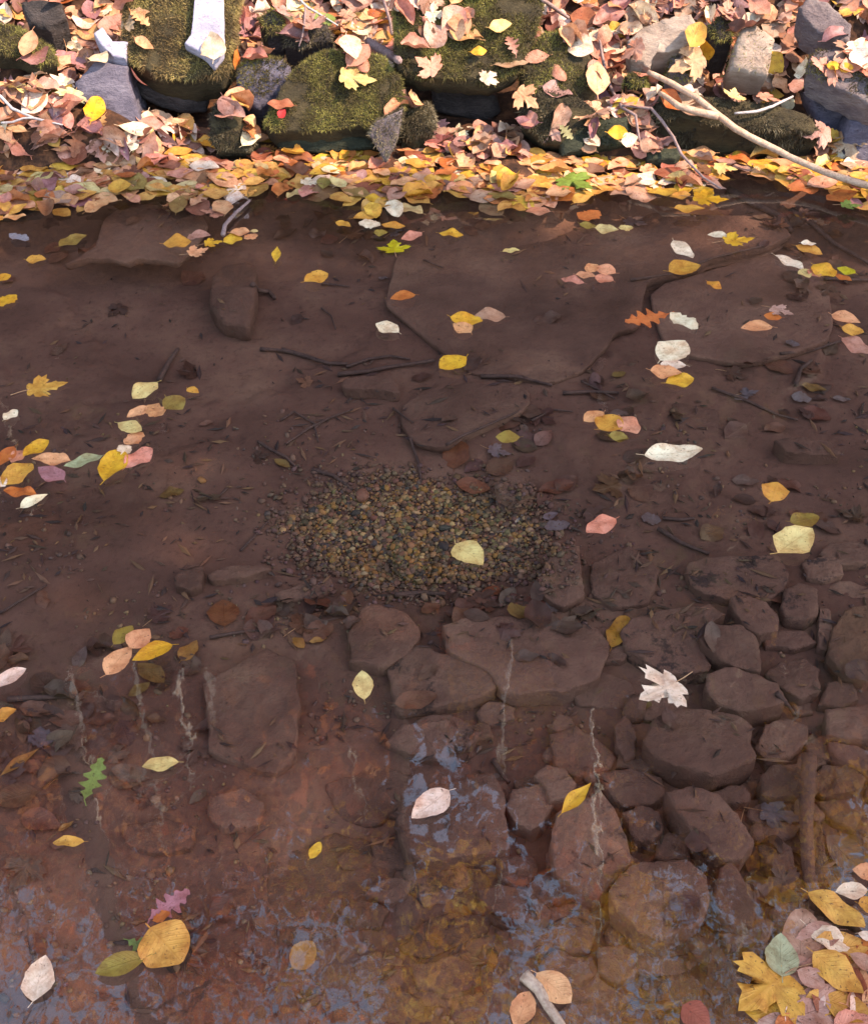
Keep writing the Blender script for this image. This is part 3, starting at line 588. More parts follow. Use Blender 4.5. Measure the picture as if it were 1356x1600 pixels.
def strip_leaf(widths, asym, rnd, fold=0.1, curl=0, roll=0, twist=0, wave=0, stem=0.14, cut=0):
    """A leaf from (0,0) to (0,1), halves of the given widths, with a thin stalk."""
    n = len(widths); V = []; UV = []
    rr = random.Random(rnd)
    for i, wd in enumerate(widths):
        y = i / (n - 1)
        a = wd * 0.5 * (1 + rr.uniform(-asym, asym)); b = wd * 0.5 * (1 + rr.uniform(-asym, asym))
        V += [(-a, y, 0), (-a * 0.5, y, 0), (0, y, 0), (b * 0.5, y, 0), (b, y, 0)]; UV += [(-1, y), (-.5, y), (0, y), (.5, y), (1, y)]
    Fc = [(5 * i + k, 5 * i + k + 1, 5 * i + k + 6, 5 * i + k + 5) for i in range(n - 1) for k in range(4)]
    V = bend(V, fold, curl, roll, twist, wave, rnd)
    if stem:
        o = len(V); b = Vector(V[2]); kx = rr.uniform(-.06, .06)
        for k, yy in enumerate((0.0, -stem * 0.5, -stem)):
            w_ = 0.014; V += [(kx * k - w_, yy + b.y, b.z + 0.004), (kx * k + w_, yy + b.y, b.z + 0.004)]; UV += [(0, 0), (0, 0)]
        Fc += [(o, o + 1, o + 3, o + 2), (o + 2, o + 3, o + 5, o + 4)]
    return leaf_finish('leaf_blade', V, Fc, UV)
OV = [0.03, 0.34, 0.58, 0.76, 0.89, 0.97, 1.0, 0.97, 0.90, 0.78, 0.60, 0.36, 0.02]
OVB = [0.05, 0.48, 0.76, 0.92, 0.99, 1.0, 0.96, 0.88, 0.77, 0.63, 0.46, 0.26, 0.0]
OVR = [0.08, 0.48, 0.73, 0.88, 0.97, 1.0, 1.0, 0.97, 0.91, 0.81, 0.66, 0.44, 0.10]
LANCE = [0.04, 0.40, 0.72, 0.95, 1.0, 0.90, 0.70, 0.45, 0.2, 0.0]
OAK = [0.04, 0.12, 0.30, 0.5, 0.28, 0.26, 0.72, 0.95, 0.45, 0.32, 0.86, 1.0, 0.5, 0.34, 0.66, 0.6, 0.3, 0.22, 0.3, 0.0]
def maple(rnd, curl, cup, tooth=1.0):
    half = [(0, 0), (0.10, -0.03), (0.24, -0.02), (0.33, 0.04), (0.27, 0.13), (0.42, 0.17), (0.56, 0.30), (0.46, 0.36), (0.55, 0.50), (0.40, 0.47), (0.36, 0.55), (0.20, 0.44), (0.17, 0.58), (0.25, 0.70), (0.14, 0.74), (0.10, 0.86), (0.0, 1.0)]
    rr = random.Random(rnd); R = [(x * rr.uniform(.9, 1.08), y) for x, y in half]; L = [(-x * rr.uniform(.9, 1.08), y) for x, y in half[1:-1]][::-1]
    ring = R + L; c = (0, 0.32); V = [(c[0], c[1], 0)]; UV = [(0, .3)]
    for s in (0.5, 1.0):
        for (x, y) in ring: V.append((c[0] + (x - c[0]) * s, c[1] + (y - c[1]) * s, 0)); UV.append(((x - c[0]) * s * 1.4, y))
    m = len(ring); Fc = [(0, 1 + k, 1 + (k + 1) % m) for k in range(m)] + [(1 + k, 1 + m + k, 1 + m + (k + 1) % m, 1 + (k + 1) % m) for k in range(m)]
    V = [(x, y, cup * (x * x + (y - .32) ** 2) + 0.05 * rr.uniform(-1, 1) * (abs(cup) + .15)) for x, y, z in V]
    V = bend(V, 0.0, curl, 0, 0, 0.03, rnd)
    return leaf_finish('maple_blade', V, Fc, UV)
def stalk_mesh(kx):
    V, UV, Fc = [], [], []
    for k, (y, x) in enumerate(((.03, 0), (-.12, .02 * kx), (-.26, .06 * kx), (-.42, .12 * kx))):
        for a in range(5): V.append((x + .011 * math.cos(a * 1.2566), y, .006 + .011 * math.sin(a * 1.2566))); UV.append((0, 0))
    for k in range(3):
        for a in range(5): Fc.append((k * 5 + a, k * 5 + (a + 1) % 5, k * 5 + 5 + (a + 1) % 5, k * 5 + 5 + a))
    return leaf_finish('stalk', V, Fc, UV)
STALKS = [stalk_mesh(k) for k in (-1, .3, 1)]
R_ = random.Random(3)
FLAT = {'o': [strip_leaf(p, .05, 10 + i, fold=R_.uniform(.02, .14), curl=R_.uniform(-.25, .45), wave=R_.uniform(.01, .07), twist=R_.uniform(-.2, .2)) for i, p in enumerate((OV, OVB, OVR, OV, OVB, OVR, OV, OVB, OVR, OV, OVB, OV))],
        'l': [strip_leaf(LANCE, .05, 30 + i, fold=.12, curl=R_.uniform(-.3, .5)) for i in range(3)],
        'r': [strip_leaf(OVR, .24, 40 + i, fold=.05, curl=R_.uniform(-.3, .3), wave=.04, stem=0) for i in range(4)],
        'k': [strip_leaf([w_ * .62 for w_ in OAK], .12, 50 + i, fold=.05, curl=.15, wave=.03) for i in range(2)],
        'm': [maple(60 + i, R_.uniform(-.2, .2), R_.uniform(-.05, .15)) for i in range(4)]}
CURL = {'o': [strip_leaf((OV, OVB, OVR)[i % 3], .07, 70 + i, fold=R_.uniform(-.1, .35), curl=R_.choice((-1, 1)) * R_.uniform(.3, 1.5), roll=R_.choice((0, 0, 1.8, 2.6, -1.5)), twist=R_.uniform(-.7, .7), wave=R_.uniform(0, .12)) for i in range(14)],
        'm': [maple(90 + i, R_.choice((-1, 1)) * R_.uniform(.3, 1.2), R_.uniform(-.5, .8)) for i in range(5)],
        'k': [strip_leaf([w_ * .62 for w_ in OAK], .12, 96 + i, fold=.15, curl=R_.uniform(-1, 1), roll=1.2, wave=.08) for i in range(2)]}
COL = {  # colour word, colour
 'Y': ('yellow', (238, 178, 52)), 'G': ('golden', (226, 160, 66)), 'P': ('peach', (240, 168, 116)), 'K': ('pink', (234, 150, 120)), 'W': ('cream white', (250, 230, 190)),
 'C': ('pale cream-yellow', (230, 202, 128)), 'O': ('orange', (214, 116, 52)), 'T': ('tan', (198, 146, 122)), 'B': ('brown', (140, 86, 62)), 'N': ('green', (120, 142, 66)), 'L': ('olive', (160, 130, 58)),
 'V': ('greenish yellow', (196, 180, 24)), 'H': ('grey', (140, 132, 138)), 'D': ('dark brown', (92, 62, 54)), 'M': ('mauve', (176, 116, 116)), 'R': ('red-brown', (166, 92, 62)), 'S': ('pale sage', (186, 184, 140)), 'X': ('scarlet', (226, 62, 60)), 'J': ('pale pink', (255, 220, 190)), 'U': ('bluish grey', (112, 108, 122))}
def mute(c, k=.03): g = .35 * c[0] + .5 * c[1] + .15 * c[2]; return tuple(x * (1 - k) + g * k for x in c)
COL = {a: (b[0], mute(b[1])) for a, b in COL.items()}
SHAPE = {'o': 'oval leaf', 'l': 'narrow leaf', 'r': 'ragged leaf', 'k': 'lobed oak leaf', 'm': 'maple leaf'}
SILT = (98, 70, 60)
def silted(c, k): return tuple(x * (1 - k) + y * k for x, y in zip(c, SILT))
pending = []                                        # (object, base label, px x, px y, group)
def jitter(c, a=9):
    k = random.uniform(-a, a); return lin(*[max(0, min(255, x + k + random.uniform(-a * .5, a * .5))) for x in c])
def put_leaf(name, p0, p1, n, wr, shape, col, label, group, bank=False, lift=0.003, roll=0.0):
    L = (p1 - p0).length; y = (p1 - p0).normalized(); x = y.cross(n).normalized(); z = x.cross(y).normalized()
    M = Matrix((x, y, z)).transposed().to_4x4()
    me = random.choice((CURL if bank else FLAT)[shape])
    o = obj(name, me)
    sx = L * wr if shape in 'olr' else L * (wr if wr > .75 else 1.0)
    o.matrix_world = Matrix.Translation(p0 + n * lift) @ M @ Matrix.Rotation(roll, 4, 'Y') @ Matrix.Diagonal((sx, L, L, 1))
    o.color = [min(.95, c * 1.18) for c in jitter(COL[col][1])]; tag(o, None, 'leaf', group)
    if shape == 'm':
        st = obj('stalk', random.choice(STALKS), o); st.color = lin(206, 160, 120)
    u, v = to_px((p0 + p1) / 2); pending.append((o, label, u, v, group)); return o

# floating leaves: crop, stalk end x,y, tip x,y, width/length, shape, colour, where
FL = [
 # upper left
 (4,130,912,318,882,.9,'m','G','floating alone near the left edge'),(4,725,872,612,948,.72,'o','C','at the top of the curved chain of leaves'),(4,680,990,585,1042,.6,'o','P','in the curved chain of leaves'),(4,680,985,750,1032,.8,'r','P','in the curved chain of leaves'),
 (4,545,1065,655,1102,.65,'o','C','in the curved chain of leaves'),(4,660,1108,585,1165,.7,'r','P','in the curved chain of leaves'),(4,765,945,843,1002,.85,'o','L','beside the curved chain of leaves'),(4,863,903,917,925,.7,'o','G','right of the curved chain of leaves'),(4,20,1048,82,1003,.7,'o','W','at the left edge'),
 (4,-20,412,52,380,.8,'o','Y','at the upper left edge'),(4,-20,525,80,478,.8,'r','Y','at the upper left edge'),(4,122,313,215,310,.85,'o','G','below the floating leaf band at upper left'),(4,275,252,402,198,.6,'o','L','below the floating leaf band at upper left'),(4,45,195,135,225,.45,'r','H','below the low wet rock'),
 (4,752,235,882,225,.95,'o','G','in the clump above the broken-edged slab'),(4,865,215,915,200,.9,'r','T','in the clump above the broken-edged slab'),(4,880,195,972,198,.85,'o','T','in the clump above the broken-edged slab'),(4,945,238,1030,228,1.0,'m','Y','in the clump above the broken-edged slab'),(4,870,285,965,262,1.0,'m','P','in the clump above the broken-edged slab'),(4,1060,188,1152,182,.8,'o','P','in the clump above the broken-edged slab'),(4,1030,228,1117,208,.9,'o','Y','in the clump above the broken-edged slab'),(4,1125,215,1188,198,.8,'r','P','in the clump above the broken-edged slab'),(4,1152,180,1190,180,.8,'o','C','in the clump above the broken-edged slab'),
 (4,1270,325,1278,252,.3,'l','Y','alone beside the upright brown block'),
 # upper middle
 (5,105,415,215,376,.8,'o','G','alone in the upper middle'),(5,522,278,515,222,1.3,'m','V','just below the leaf band at centre'),(5,645,190,550,222,.65,'o','K','beside the greenish yellow maple leaf'),(5,725,186,838,196,.65,'o','Y','right of the greenish yellow maple leaf'),(5,1017,275,1098,268,.55,'o','C','alone in the upper middle'),
 (5,615,470,500,490,.7,'o','O','alone below the greenish yellow maple leaf'),(5,778,580,925,600,.75,'o','Y','in the trio above centre'),(5,1030,572,890,566,.75,'o','T','in the trio above centre'),(5,872,648,790,605,.8,'o','P','in the trio above centre'),(5,540,648,435,606,.75,'o','W','alone above centre'),(5,850,760,727,812,.8,'o','Y','alone beside the long sunken twigs'),
 (5,330,118,455,104,.7,'o','G','at the lower fringe of the leaf band'),(5,355,140,455,155,.7,'r','W','at the lower fringe of the leaf band'),(5,460,150,570,160,.6,'o','G','at the lower fringe of the leaf band'),(5,425,190,490,188,.9,'o','L','at the lower fringe of the leaf band'),(5,250,138,320,160,.6,'o','G','at the lower fringe of the leaf band'),(5,1097,1130,985,1130,.85,'o','L','floating over the curved crack'),
 # upper right
 (6,72,125,160,88,.8,'r','O','below the leaf band at right'),(6,72,143,148,160,.7,'o','L','below the leaf band at right'),(6,140,163,246,172,.8,'o','C','below the leaf band at right'),(6,245,160,310,160,.8,'r','C','below the leaf band at right'),(6,487,222,572,300,.5,'o','J','tip to tip with a golden leaf at upper right'),(6,470,350,612,322,.75,'o','G','below a pale pink leaf at upper right'),(6,638,395,702,430,.65,'o','G','alone over the ragged slab edge'),
 (6,735,196,640,188,.65,'o','W','touching the yellow maple leaf at upper right'),(6,715,218,852,212,.8,'m','Y','at upper right beside a white leaf'),(6,92,402,-10,382,.6,'o','K','in the peach clump at upper right'),(6,55,368,145,376,.7,'o','P','in the peach clump at upper right'),(6,105,355,150,320,.7,'o','P','in the peach clump at upper right'),(6,232,362,145,332,.9,'o','P','in the peach clump at upper right'),(6,222,398,140,378,.85,'o','K','in the peach clump at upper right'),
 (6,467,545,272,582,1.0,'k','O','above the ragged slab edge'),(6,475,540,595,614,.5,'r','W','touching the orange oak leaf'),(6,430,752,540,663,.75,'o','W','at the top of the right-hand stack of four'),(6,545,775,430,770,.6,'o','J','second in the right-hand stack of four'),(6,385,798,527,808,.7,'o','P','third in the right-hand stack of four'),(6,455,852,580,830,.75,'o','Y','lowest in the right-hand stack of four'),
 (6,930,597,788,603,.65,'o','P','in the chain of three at right'),(6,972,560,890,550,.9,'o','O','in the chain of three at right'),(6,925,515,1025,548,.9,'m','T','in the chain of three at right'),(6,1055,228,1125,232,.6,'o','W','behind a golden leaf near the right edge'),(6,1033,238,1152,278,.6,'o','G','in front of a white leaf near the right edge'),(6,940,283,1068,347,.42,'o','J','in the row near the right edge'),(6,1060,345,1094,385,.8,'o','C','in the row near the right edge'),(6,1090,342,1140,378,.75,'o','K','in the row near the right edge'),(6,1112,322,1205,375,.95,'o','Y','in the row near the right edge'),(6,1298,365,1215,340,.85,'o','V','in the row near the right edge'),(6,1195,368,1282,396,.5,'o','O','in the row near the right edge'),
 (6,1193,543,1322,580,.75,'o','P','at the right edge'),(6,1237,605,1335,628,.85,'o','G','at the right edge'),(6,1240,648,1370,722,.6,'o','T','at the right edge'),(6,180,980,90,1020,.7,'o','P','in the clump of four right of centre'),(6,160,1060,245,1000,.95,'o','G','in the clump of four right of centre'),(6,255,1000,328,1075,.75,'o','K','in the clump of four right of centre'),(6,203,1082,285,1095,.85,'o','L','in the clump of four right of centre'),
 # middle left
 (7,108,98,227,24,.62,'o','Y','in the row at the left edge'),(7,325,118,146,108,.48,'o','P','in the row at the left edge'),(7,475,100,295,148,.45,'o','S','in the row at the left edge'),(7,482,212,562,66,.58,'o','Y','joining the row to the curved chain'),(7,580,148,700,58,.62,'o','K','at the lower end of the curved chain'),(7,600,85,550,48,.7,'r','J','in the curved chain of leaves'),(7,650,-5,575,42,.75,'r','P','in the curved chain of leaves'),(7,68,58,-25,155,.55,'o','O','in the row at the left edge'),(7,105,70,55,125,.8,'o','K','in the row at the left edge'),(7,15,225,150,128,.68,'o','G','in the row at the left edge'),(7,298,210,178,152,.6,'o','M','blotched with yellow, in the row at the left edge'),(7,168,270,18,252,.45,'o','O','low in the row at the left edge'),(7,95,332,222,268,.48,'o','W','below the row at the left edge'),(7,-20,195,25,235,.8,'o','J','in the row at the left edge'),
 (7,600,978,690,888,.88,'o','P','in the trio at lower left'),(7,795,962,608,1035,.52,'o','Y','in the trio at lower left'),(7,490,1100,608,968,.6,'o','P','in the trio at lower left'),(7,525,965,612,878,.7,'o','L','behind the trio at lower left'),(7,-40,1168,122,1072,.5,'o','J','at the left edge'),(7,-45,1315,78,1262,.65,'o','G','at the left edge'),
 # middle right
 (9,360,97,617,68,.46,'o','W','large and torn, right of centre'),(9,232,370,103,432,.6,'o','K','alone above the silted slabs'),(9,925,292,955,205,.85,'o','G','alone near the right edge'),(9,1008,390,1135,365,.7,'o','L','above a cream leaf at right'),(9,955,525,1108,415,.68,'o','C','below an olive leaf at right'),(9,508,1095,335,1182,1.15,'m','J','with a long stalk, over the cobbles'),
 (9,200,2,290,15,.7,'o','L','under the clump of four right of centre'),(8,845,458,962,548,.8,'o','C','over the gravel patch'),
 # lower left
 (10,390,442,472,248,.8,'k','N','in the lower left'),(10,825,268,655,290,.5,'o','C','alone at lower left'),(10,388,632,245,637,.4,'o','G','among reflections at the left'),(10,690,992,875,858,1.0,'k','M','topping the clump at lower left'),(10,705,1000,785,960,.6,'r','O','in the clump at lower left'),(10,590,1088,720,1150,.6,'k','N','in the clump at lower left'),(10,692,1030,838,1190,1.0,'o','G','big and round in the clump at lower left'),(10,670,1165,438,1238,.52,'o','L','at the lower end of the clump at lower left'),(10,155,1370,212,1156,.66,'o','J','in the lower left corner'),
 # lower middle
 (11,697,632,540,748,.62,'o','J','over the big square slab'),(11,345,250,335,128,.55,'o','C','mottled, above the red-brown sunken leaf'),(11,120,912,162,843,.55,'o','Y','small, at lower centre left'),(11,1062,1385,1205,1510,.75,'o','P','at the bottom beside a stick'),(11,975,1620,1032,1465,.62,'o','P','at the bottom left of a stick'),
 (12,-8,488,124,352,.34,'l','Y','beside the triangular stone'),
 # lower right heap
 (12,1400,760,1285,735,.85,'o','P','at the lower right edge'),(12,1210,838,1352,828,.6,'o','J','at the lower right edge'),(12,1090,838,1342,990,.46,'o','G','over the foot of the sunken branch'),(12,1078,978,1285,1112,.52,'o','J','in the lower right heap'),(12,970,1218,965,1022,.72,'o','S','above the big golden maple leaf'),(12,990,1195,775,1370,1.15,'m','G','large, in the lower right corner'),(12,1108,1110,1335,1295,.6,'o','G','in the lower right heap'),(12,1040,1185,1165,1255,.8,'o','T','in the lower right heap'),(12,1155,1315,1390,1410,.62,'o','G','mottled, in the lower right corner'),(12,1030,1400,1190,1340,.7,'o','T','in the lower right heap'),(12,530,1340,655,1440,.9,'o','R','alone at the bottom right of centre'),(12,1310,1020,1400,1050,.6,'o','J','at the lower right edge'),(12,1275,1110,1400,1190,.6,'o','T','in the lower right heap'),(12,1310,890,1420,900,.8,'o','G','at the lower right edge'),(12,940,1430,1030,1390,.6,'o','O','in the lower right heap'),(12,1200,1440,1380,1400,.6,'o','K','in the lower right corner'),(12,1330,1330,1400,1280,.7,'o','P','in the lower right corner'),
]
for i, (c, x0, y0, x1, y1, wr, sh, co, where) in enumerate(FL):
    z = 0.003 + 0.0015 * (i % 5)
    a = on_z(*full(c, x0, y0), z); b = on_z(*full(c, x1, y1), z)
    put_leaf('floating_leaf', a, b, ZUP, wr, sh, co, f'{COL[co][0]} {SHAPE[sh]} {where}', 'leaves floating on open water', lift=0, roll=random.uniform(-.04, .04))

rh = random.Random(12)
for k in range(20):                                 # more of the heap at the water's edge, under those above
    u, v = rh.uniform(1215, 1370), rh.uniform(1420, 1610)
    if u + (v - 1420) * .55 < 1275: continue
    co = rh.choice('TPGRGOTJ'); a = on_z(u, v, .001); an = rh.uniform(0, 6.3); L = rh.uniform(.06, .09)
    put_leaf('floating_leaf', a, a + Vector((math.cos(an) * L, math.sin(an) * L, 0)), ZUP, rh.uniform(.5, .7), 'o', co, f'{COL[co][0]} oval leaf tucked under the lower right heap', 'leaves floating on open water', lift=0, roll=rh.uniform(-.1, .1))

# sunken leaves lying on the bed and stones
SK = [
 (4,15,430,70,395,.7,'o','B','at the left edge'),(4,210,290,285,245,.8,'o','R','beside the broken-edged slab'),(4,230,335,315,280,.7,'o','B','beside the broken-edged slab'),(4,372,268,480,268,.4,'o','R','on the broken-edged slab'),(4,585,158,640,122,.6,'o','B','on the broken-edged slab'),(4,850,432,932,370,.9,'o','B','by the upright brown block'),(4,918,1082,985,1065,.5,'o','T','right of the curved chain of leaves'),(4,1180,120,1215,60,.6,'o','R','under the leaf band at upper left'),
 (5,888,166,958,158,.85,'o','T','by the yellow oval leaf'),(5,840,165,900,205,.6,'o','R','by the yellow oval leaf'),(5,445,405,492,403,.5,'o','H','in the upper middle'),(5,842,832,915,768,.7,'o','D','beside the long sunken twigs'),(5,1170,1172,1242,1105,.7,'o','T','by the curved crack'),(5,180,240,260,215,.8,'o','R','under the leaf band fringe'),(5,300,215,390,150,.7,'m','R','under the leaf band fringe'),(5,500,200,575,165,.9,'m','U','under the leaf band fringe'),(5,600,870,690,850,.6,'r','D','beside the small oblong block'),
 (6,215,828,275,812,.65,'o','L','below the ragged slab edge'),(6,985,672,1048,692,.7,'r','H','on the lower silted slab'),(6,790,905,868,895,.8,'m','U','on the bed at right'),(6,760,930,820,915,.8,'o','H','on the bed at right'),(6,1055,870,1168,892,.5,'o','L','on the bed at right'),(6,1010,915,1100,930,.7,'r','H','on the bed at right'),(6,1195,925,1275,935,.5,'o','H','near the right edge'),(6,1060,975,1190,1025,.7,'o','R','near the right edge'),(6,720,805,825,840,.7,'m','D','on the bed at right'),(6,890,1070,980,1050,.6,'o','T','near the right edge'),(6,280,130,375,160,.7,'m','H','below the leaf band at right'),
 (7,735,288,850,258,.62,'o','L','left of the gravel patch'),(7,1265,118,1338,155,.45,'o','L','at the upper left of the gravel patch'),(7,1035,890,1028,768,.85,'o','O','left of the wide slab'),(7,640,1062,760,1148,.55,'o','L','below the trio at lower left'),(7,595,1212,694,1148,.55,'o','L','below the trio at lower left'),(7,838,1050,912,955,.62,'o','G','right of the trio at lower left'),(7,95,1262,255,1275,.5,'o','R','at the left edge'),(7,290,1160,430,1175,.6,'o','R','below the trio at lower left'),(7,1130,880,1270,800,.6,'r','R','left of the wide slab'),(7,700,860,800,790,.6,'m','D','above the trio at lower left'),(7,780,940,870,900,.6,'r','R','right of the trio at lower left'),
 (8,840,148,865,32,.9,'o','O','above the gravel patch'),(8,850,208,993,240,.52,'o','O','at the upper rim of the gravel patch'),(8,1195,245,1348,212,.5,'o','R','right of the gravel patch'),(8,1195,305,1252,238,.65,'o','T','right of the gravel patch'),(8,985,65,1080,90,.8,'m','H','above the gravel patch'),(8,1090,40,1195,10,.7,'r','D','above the gravel patch'),(8,1105,140,1180,95,.7,'o','D','above the gravel patch'),(8,1235,720,1342,735,.8,'m','H','below the gravel patch'),(8,1135,705,1225,735,.8,'r','R','below the gravel patch'),(8,920,690,1030,740,.7,'m','D','below the gravel patch'),(8,840,800,915,730,.4,'o','T','below the gravel patch'),(8,1160,785,1222,740,.5,'o','C','below the gravel patch'),(8,1075,770,1160,740,.6,'r','L','below the gravel patch'),(8,970,690,1025,650,.8,'r','O','below the gravel patch'),(8,200,700,330,740,.8,'r','R','at the lower left of the gravel patch'),(8,165,830,280,760,.7,'m','R','at the lower left of the gravel patch'),(8,205,880,325,805,.7,'o','R','at the lower left of the gravel patch'),(8,155,862,205,908,.6,'o','G','at the lower left of the gravel patch'),(8,228,885,305,868,.4,'o','G','at the lower left of the gravel patch'),(8,310,745,390,730,.3,'l','Y','at the lower left of the gravel patch'),(8,1220,400,1330,385,.6,'r','H','right of the gravel patch'),(8,1215,360,1280,338,.6,'o','H','right of the gravel patch'),(8,700,760,780,720,.5,'r','R','below the gravel patch'),(8,0,790,90,720,.7,'o','R','left of the wide slab'),
 (9,285,235,378,300,.7,'o','B','right of the gravel patch'),(9,-30,255,62,190,.7,'o','B','right of the gravel patch'),(9,345,372,432,392,.8,'r','H','right of the gravel patch'),(9,215,950,280,812,.5,'o','Y','against the large purple-brown stone'),(9,918,745,985,685,.7,'o','R','against the squarish dark cobble'),(9,305,1200,392,1212,.8,'o','L','beside the pale maple leaf'),(9,1140,1010,1285,1100,.5,'o','R','under the large stone at the right edge'),(9,820,340,945,350,.6,'r','D','near the right edge'),(9,1000,350,1060,365,.9,'o','R','under an olive leaf'),
 (10,90,25,260,55,.5,'o','R','at the left edge'),(10,230,85,390,75,.6,'o','R','at the left edge'),(10,400,95,540,70,.5,'o','B','at the left edge'),(10,135,150,255,180,.8,'r','U','at the left edge'),(10,10,340,185,215,.3,'l','G','at the left edge'),(10,105,300,200,290,.8,'r','R','at the left edge'),(10,105,518,288,575,.55,'o','R','at the lower left edge'),(10,275,595,347,548,.4,'o','G','at the lower left edge'),(10,235,655,300,665,.6,'o','T','at the lower left edge'),
 (11,475,275,652,240,.5,'o','R','on the dark slanted slab'),(11,45,1370,132,1262,.8,'o','G','at lower centre left'),
 (12,812,765,948,910,.5,'o','L','beside the teardrop-shaped cobble'),(12,820,760,862,642,.62,'o','O','touching the slanting flat stone'),(12,930,900,1040,850,.8,'o','L','beside the sunken branch'),(12,880,480,1070,525,.8,'m','U','against the sunken branch'),(12,800,480,850,350,.7,'m','R','above the blue-grey sunken leaf'),(12,730,1120,880,1020,.7,'o','L','above the big golden maple leaf'),(12,990,1010,1060,960,.6,'r','D','above the lower right heap'),(12,1010,1290,1110,1240,.8,'o','L','under the lower right heap'),(12,720,1250,830,1330,.6,'r','D','left of the big golden maple leaf'),
]
for (c, x0, y0, x1, y1, wr, sh, co, where) in SK:
    a, n1 = hit_bed(*full(c, x0, y0)); b, n2 = hit_bed(*full(c, x1, y1))
    n = ((n1 if n1.z > 0 else -n1) + (n2 if n2.z > 0 else -n2) + ZUP).normalized()
    o = put_leaf('sunken_leaf', a, b, n, wr, sh, co, f'sunken {COL[co][0]} {SHAPE[sh]} {where}', 'sunken leaves on the stream bed', lift=0.005, roll=random.uniform(-.1, .1))
    o.color = jitter(silted(COL[co][1], .62 if co in 'RBDOT' else .35), 6)

# ------------------------------------------------------------------ the dense band of floating leaves along the bank
low = [(-60, 352), (0, 352), (60, 345), (130, 338), (165, 330), (230, 318), (330, 345), (420, 296), (450, 306), (520, 322), (590, 345), (650, 335), (690, 300), (750, 332), (850, 342), (920, 312), (1000, 312), (1060, 318), (1130, 300), (1140, 288), (1230, 300), (1290, 318), (1420, 345)]
def low_v(u):
    for (a, b), (c, d) in zip(low, low[1:]):
        if a <= u <= c: return b + (d - b) * (u - a) / (c - a)
    return 340
openings = [poly(3, 690,790,830,760,1000,850,1010,890,930,930,800,890,720,850)]
CH = 'YGPKWCOTBMRLJ'; RAFTW = [16, 24, 22, 5, 4, 6, 10, 10, 5, 1, 6, 4, 2]; LITW = [2, 2, 18, 24, 6, 2, 3, 26, 8, 8, 6, 1, 12]
raft = []; tries = 0
rng = random.Random(21)
while len(raft) < 980 and tries < 60000:
    tries += 1
    x = rng.uniform(-1.5, 1.5); y = rng.uniform(2.55, 3.36)
    u, v = to_px((x, y, 0))
    if v > low_v(u) - 4 or any(inside(p, u, v) for p in openings): continue
    p, n, i, d = bank_bvh.ray_cast(Vector((x, y, 1.5)), ZDN)
    if p is None or p.z > 0.012: continue
    md = 0.0135 if v < low_v(u) - 18 else 0.03
    if any((x - a) ** 2 + (y - b) ** 2 < md * md for a, b in raft): continue
    raft.append((x, y))
def litter_shape(r): return r.choices('omk', [80, 14, 4])[0]
def near_rock(u, v):
    best = min(ROCKS, key=lambda r: (r[1] - u) ** 2 + ((r[2] - v) * 1.6) ** 2); ws = best[0].split()[:8]
    while ws[-1].strip(',') in ('the', 'a', 'of', 'at', 'on', 'in', 'by', 'with', 'under', 'left', 'right', 'its', 'and', 'below', 'behind', 'between', 'to', 'from', 'far', 'upper', 'beside', 'leaves', 'orange', 'red', 'big', 'dark'): ws.pop()
    return ' '.join(ws).strip(',')
def fit(words):
    return ' '.join(words.split()[:14])
def leaf_matrix(p, n, yaw, L, wr, lift, shape):
    n = n.normalized(); y = Vector((math.cos(yaw), math.sin(yaw), 0)); y = (y - n * y.dot(n)).normalized(); x = y.cross(n)
    M = Matrix((x, y, n)).transposed().to_4x4(); sx = L * wr if shape == 'o' else L
    return Matrix.Translation(Vector(p) + n * lift - y * L * 0.5) @ M @ Matrix.Diagonal((sx, L, L, 1))
class Heap:                                         # many leaves joined into one mesh
    def __init__(s): s.V = []; s.F = []; s.C = []; s.U = []; s.cache = {}
    def add(s, me, M, col):
        if me.name not in s.cache:
            co = np.zeros(len(me.vertices) * 3, np.float32); me.vertices.foreach_get('co', co)
            uv = np.zeros((len(me.vertices), 2), np.float32)
            for l_, d in zip(me.loops, me.uv_layers[0].data): uv[l_.vertex_index] = d.uv
            s.cache[me.name] = (co.reshape(-1, 3), [tuple(p.vertices) for p in me.polygons], uv)
        co, fs, uv = s.cache[me.name]; A = np.array(M)
        o = sum(len(v) for v in s.V[-1:]) + (s.off if s.V else 0); s.off = o
        s.V.append(co @ A[:3, :3].T + A[:3, 3]); s.F += [tuple(i + o for i in f) for f in fs]; s.U.append(uv); s.C.append(np.tile(col, (len(co), 1)))
    def build(s, name, label):
        V = np.concatenate(s.V); me = mesh(name, V, s.F, M_leaf_stuff); colour_attr(me, np.concatenate(s.C))
        uvl = me.uv_layers.new(name='leaf'); li = np.zeros(len(me.loops), np.int32); me.loops.foreach_get('vertex_index', li)
        uvl.data.foreach_set('uv', np.concatenate(s.U)[li].ravel()); return tag(obj(name, me), label, kind='stuff')
raft.sort(key=lambda q: -q[1])                      # farther first: nearer leaves come to lie on top
heap = Heap(); keepers = set(rng.sample(range(len(raft)), min(190, len(raft))))
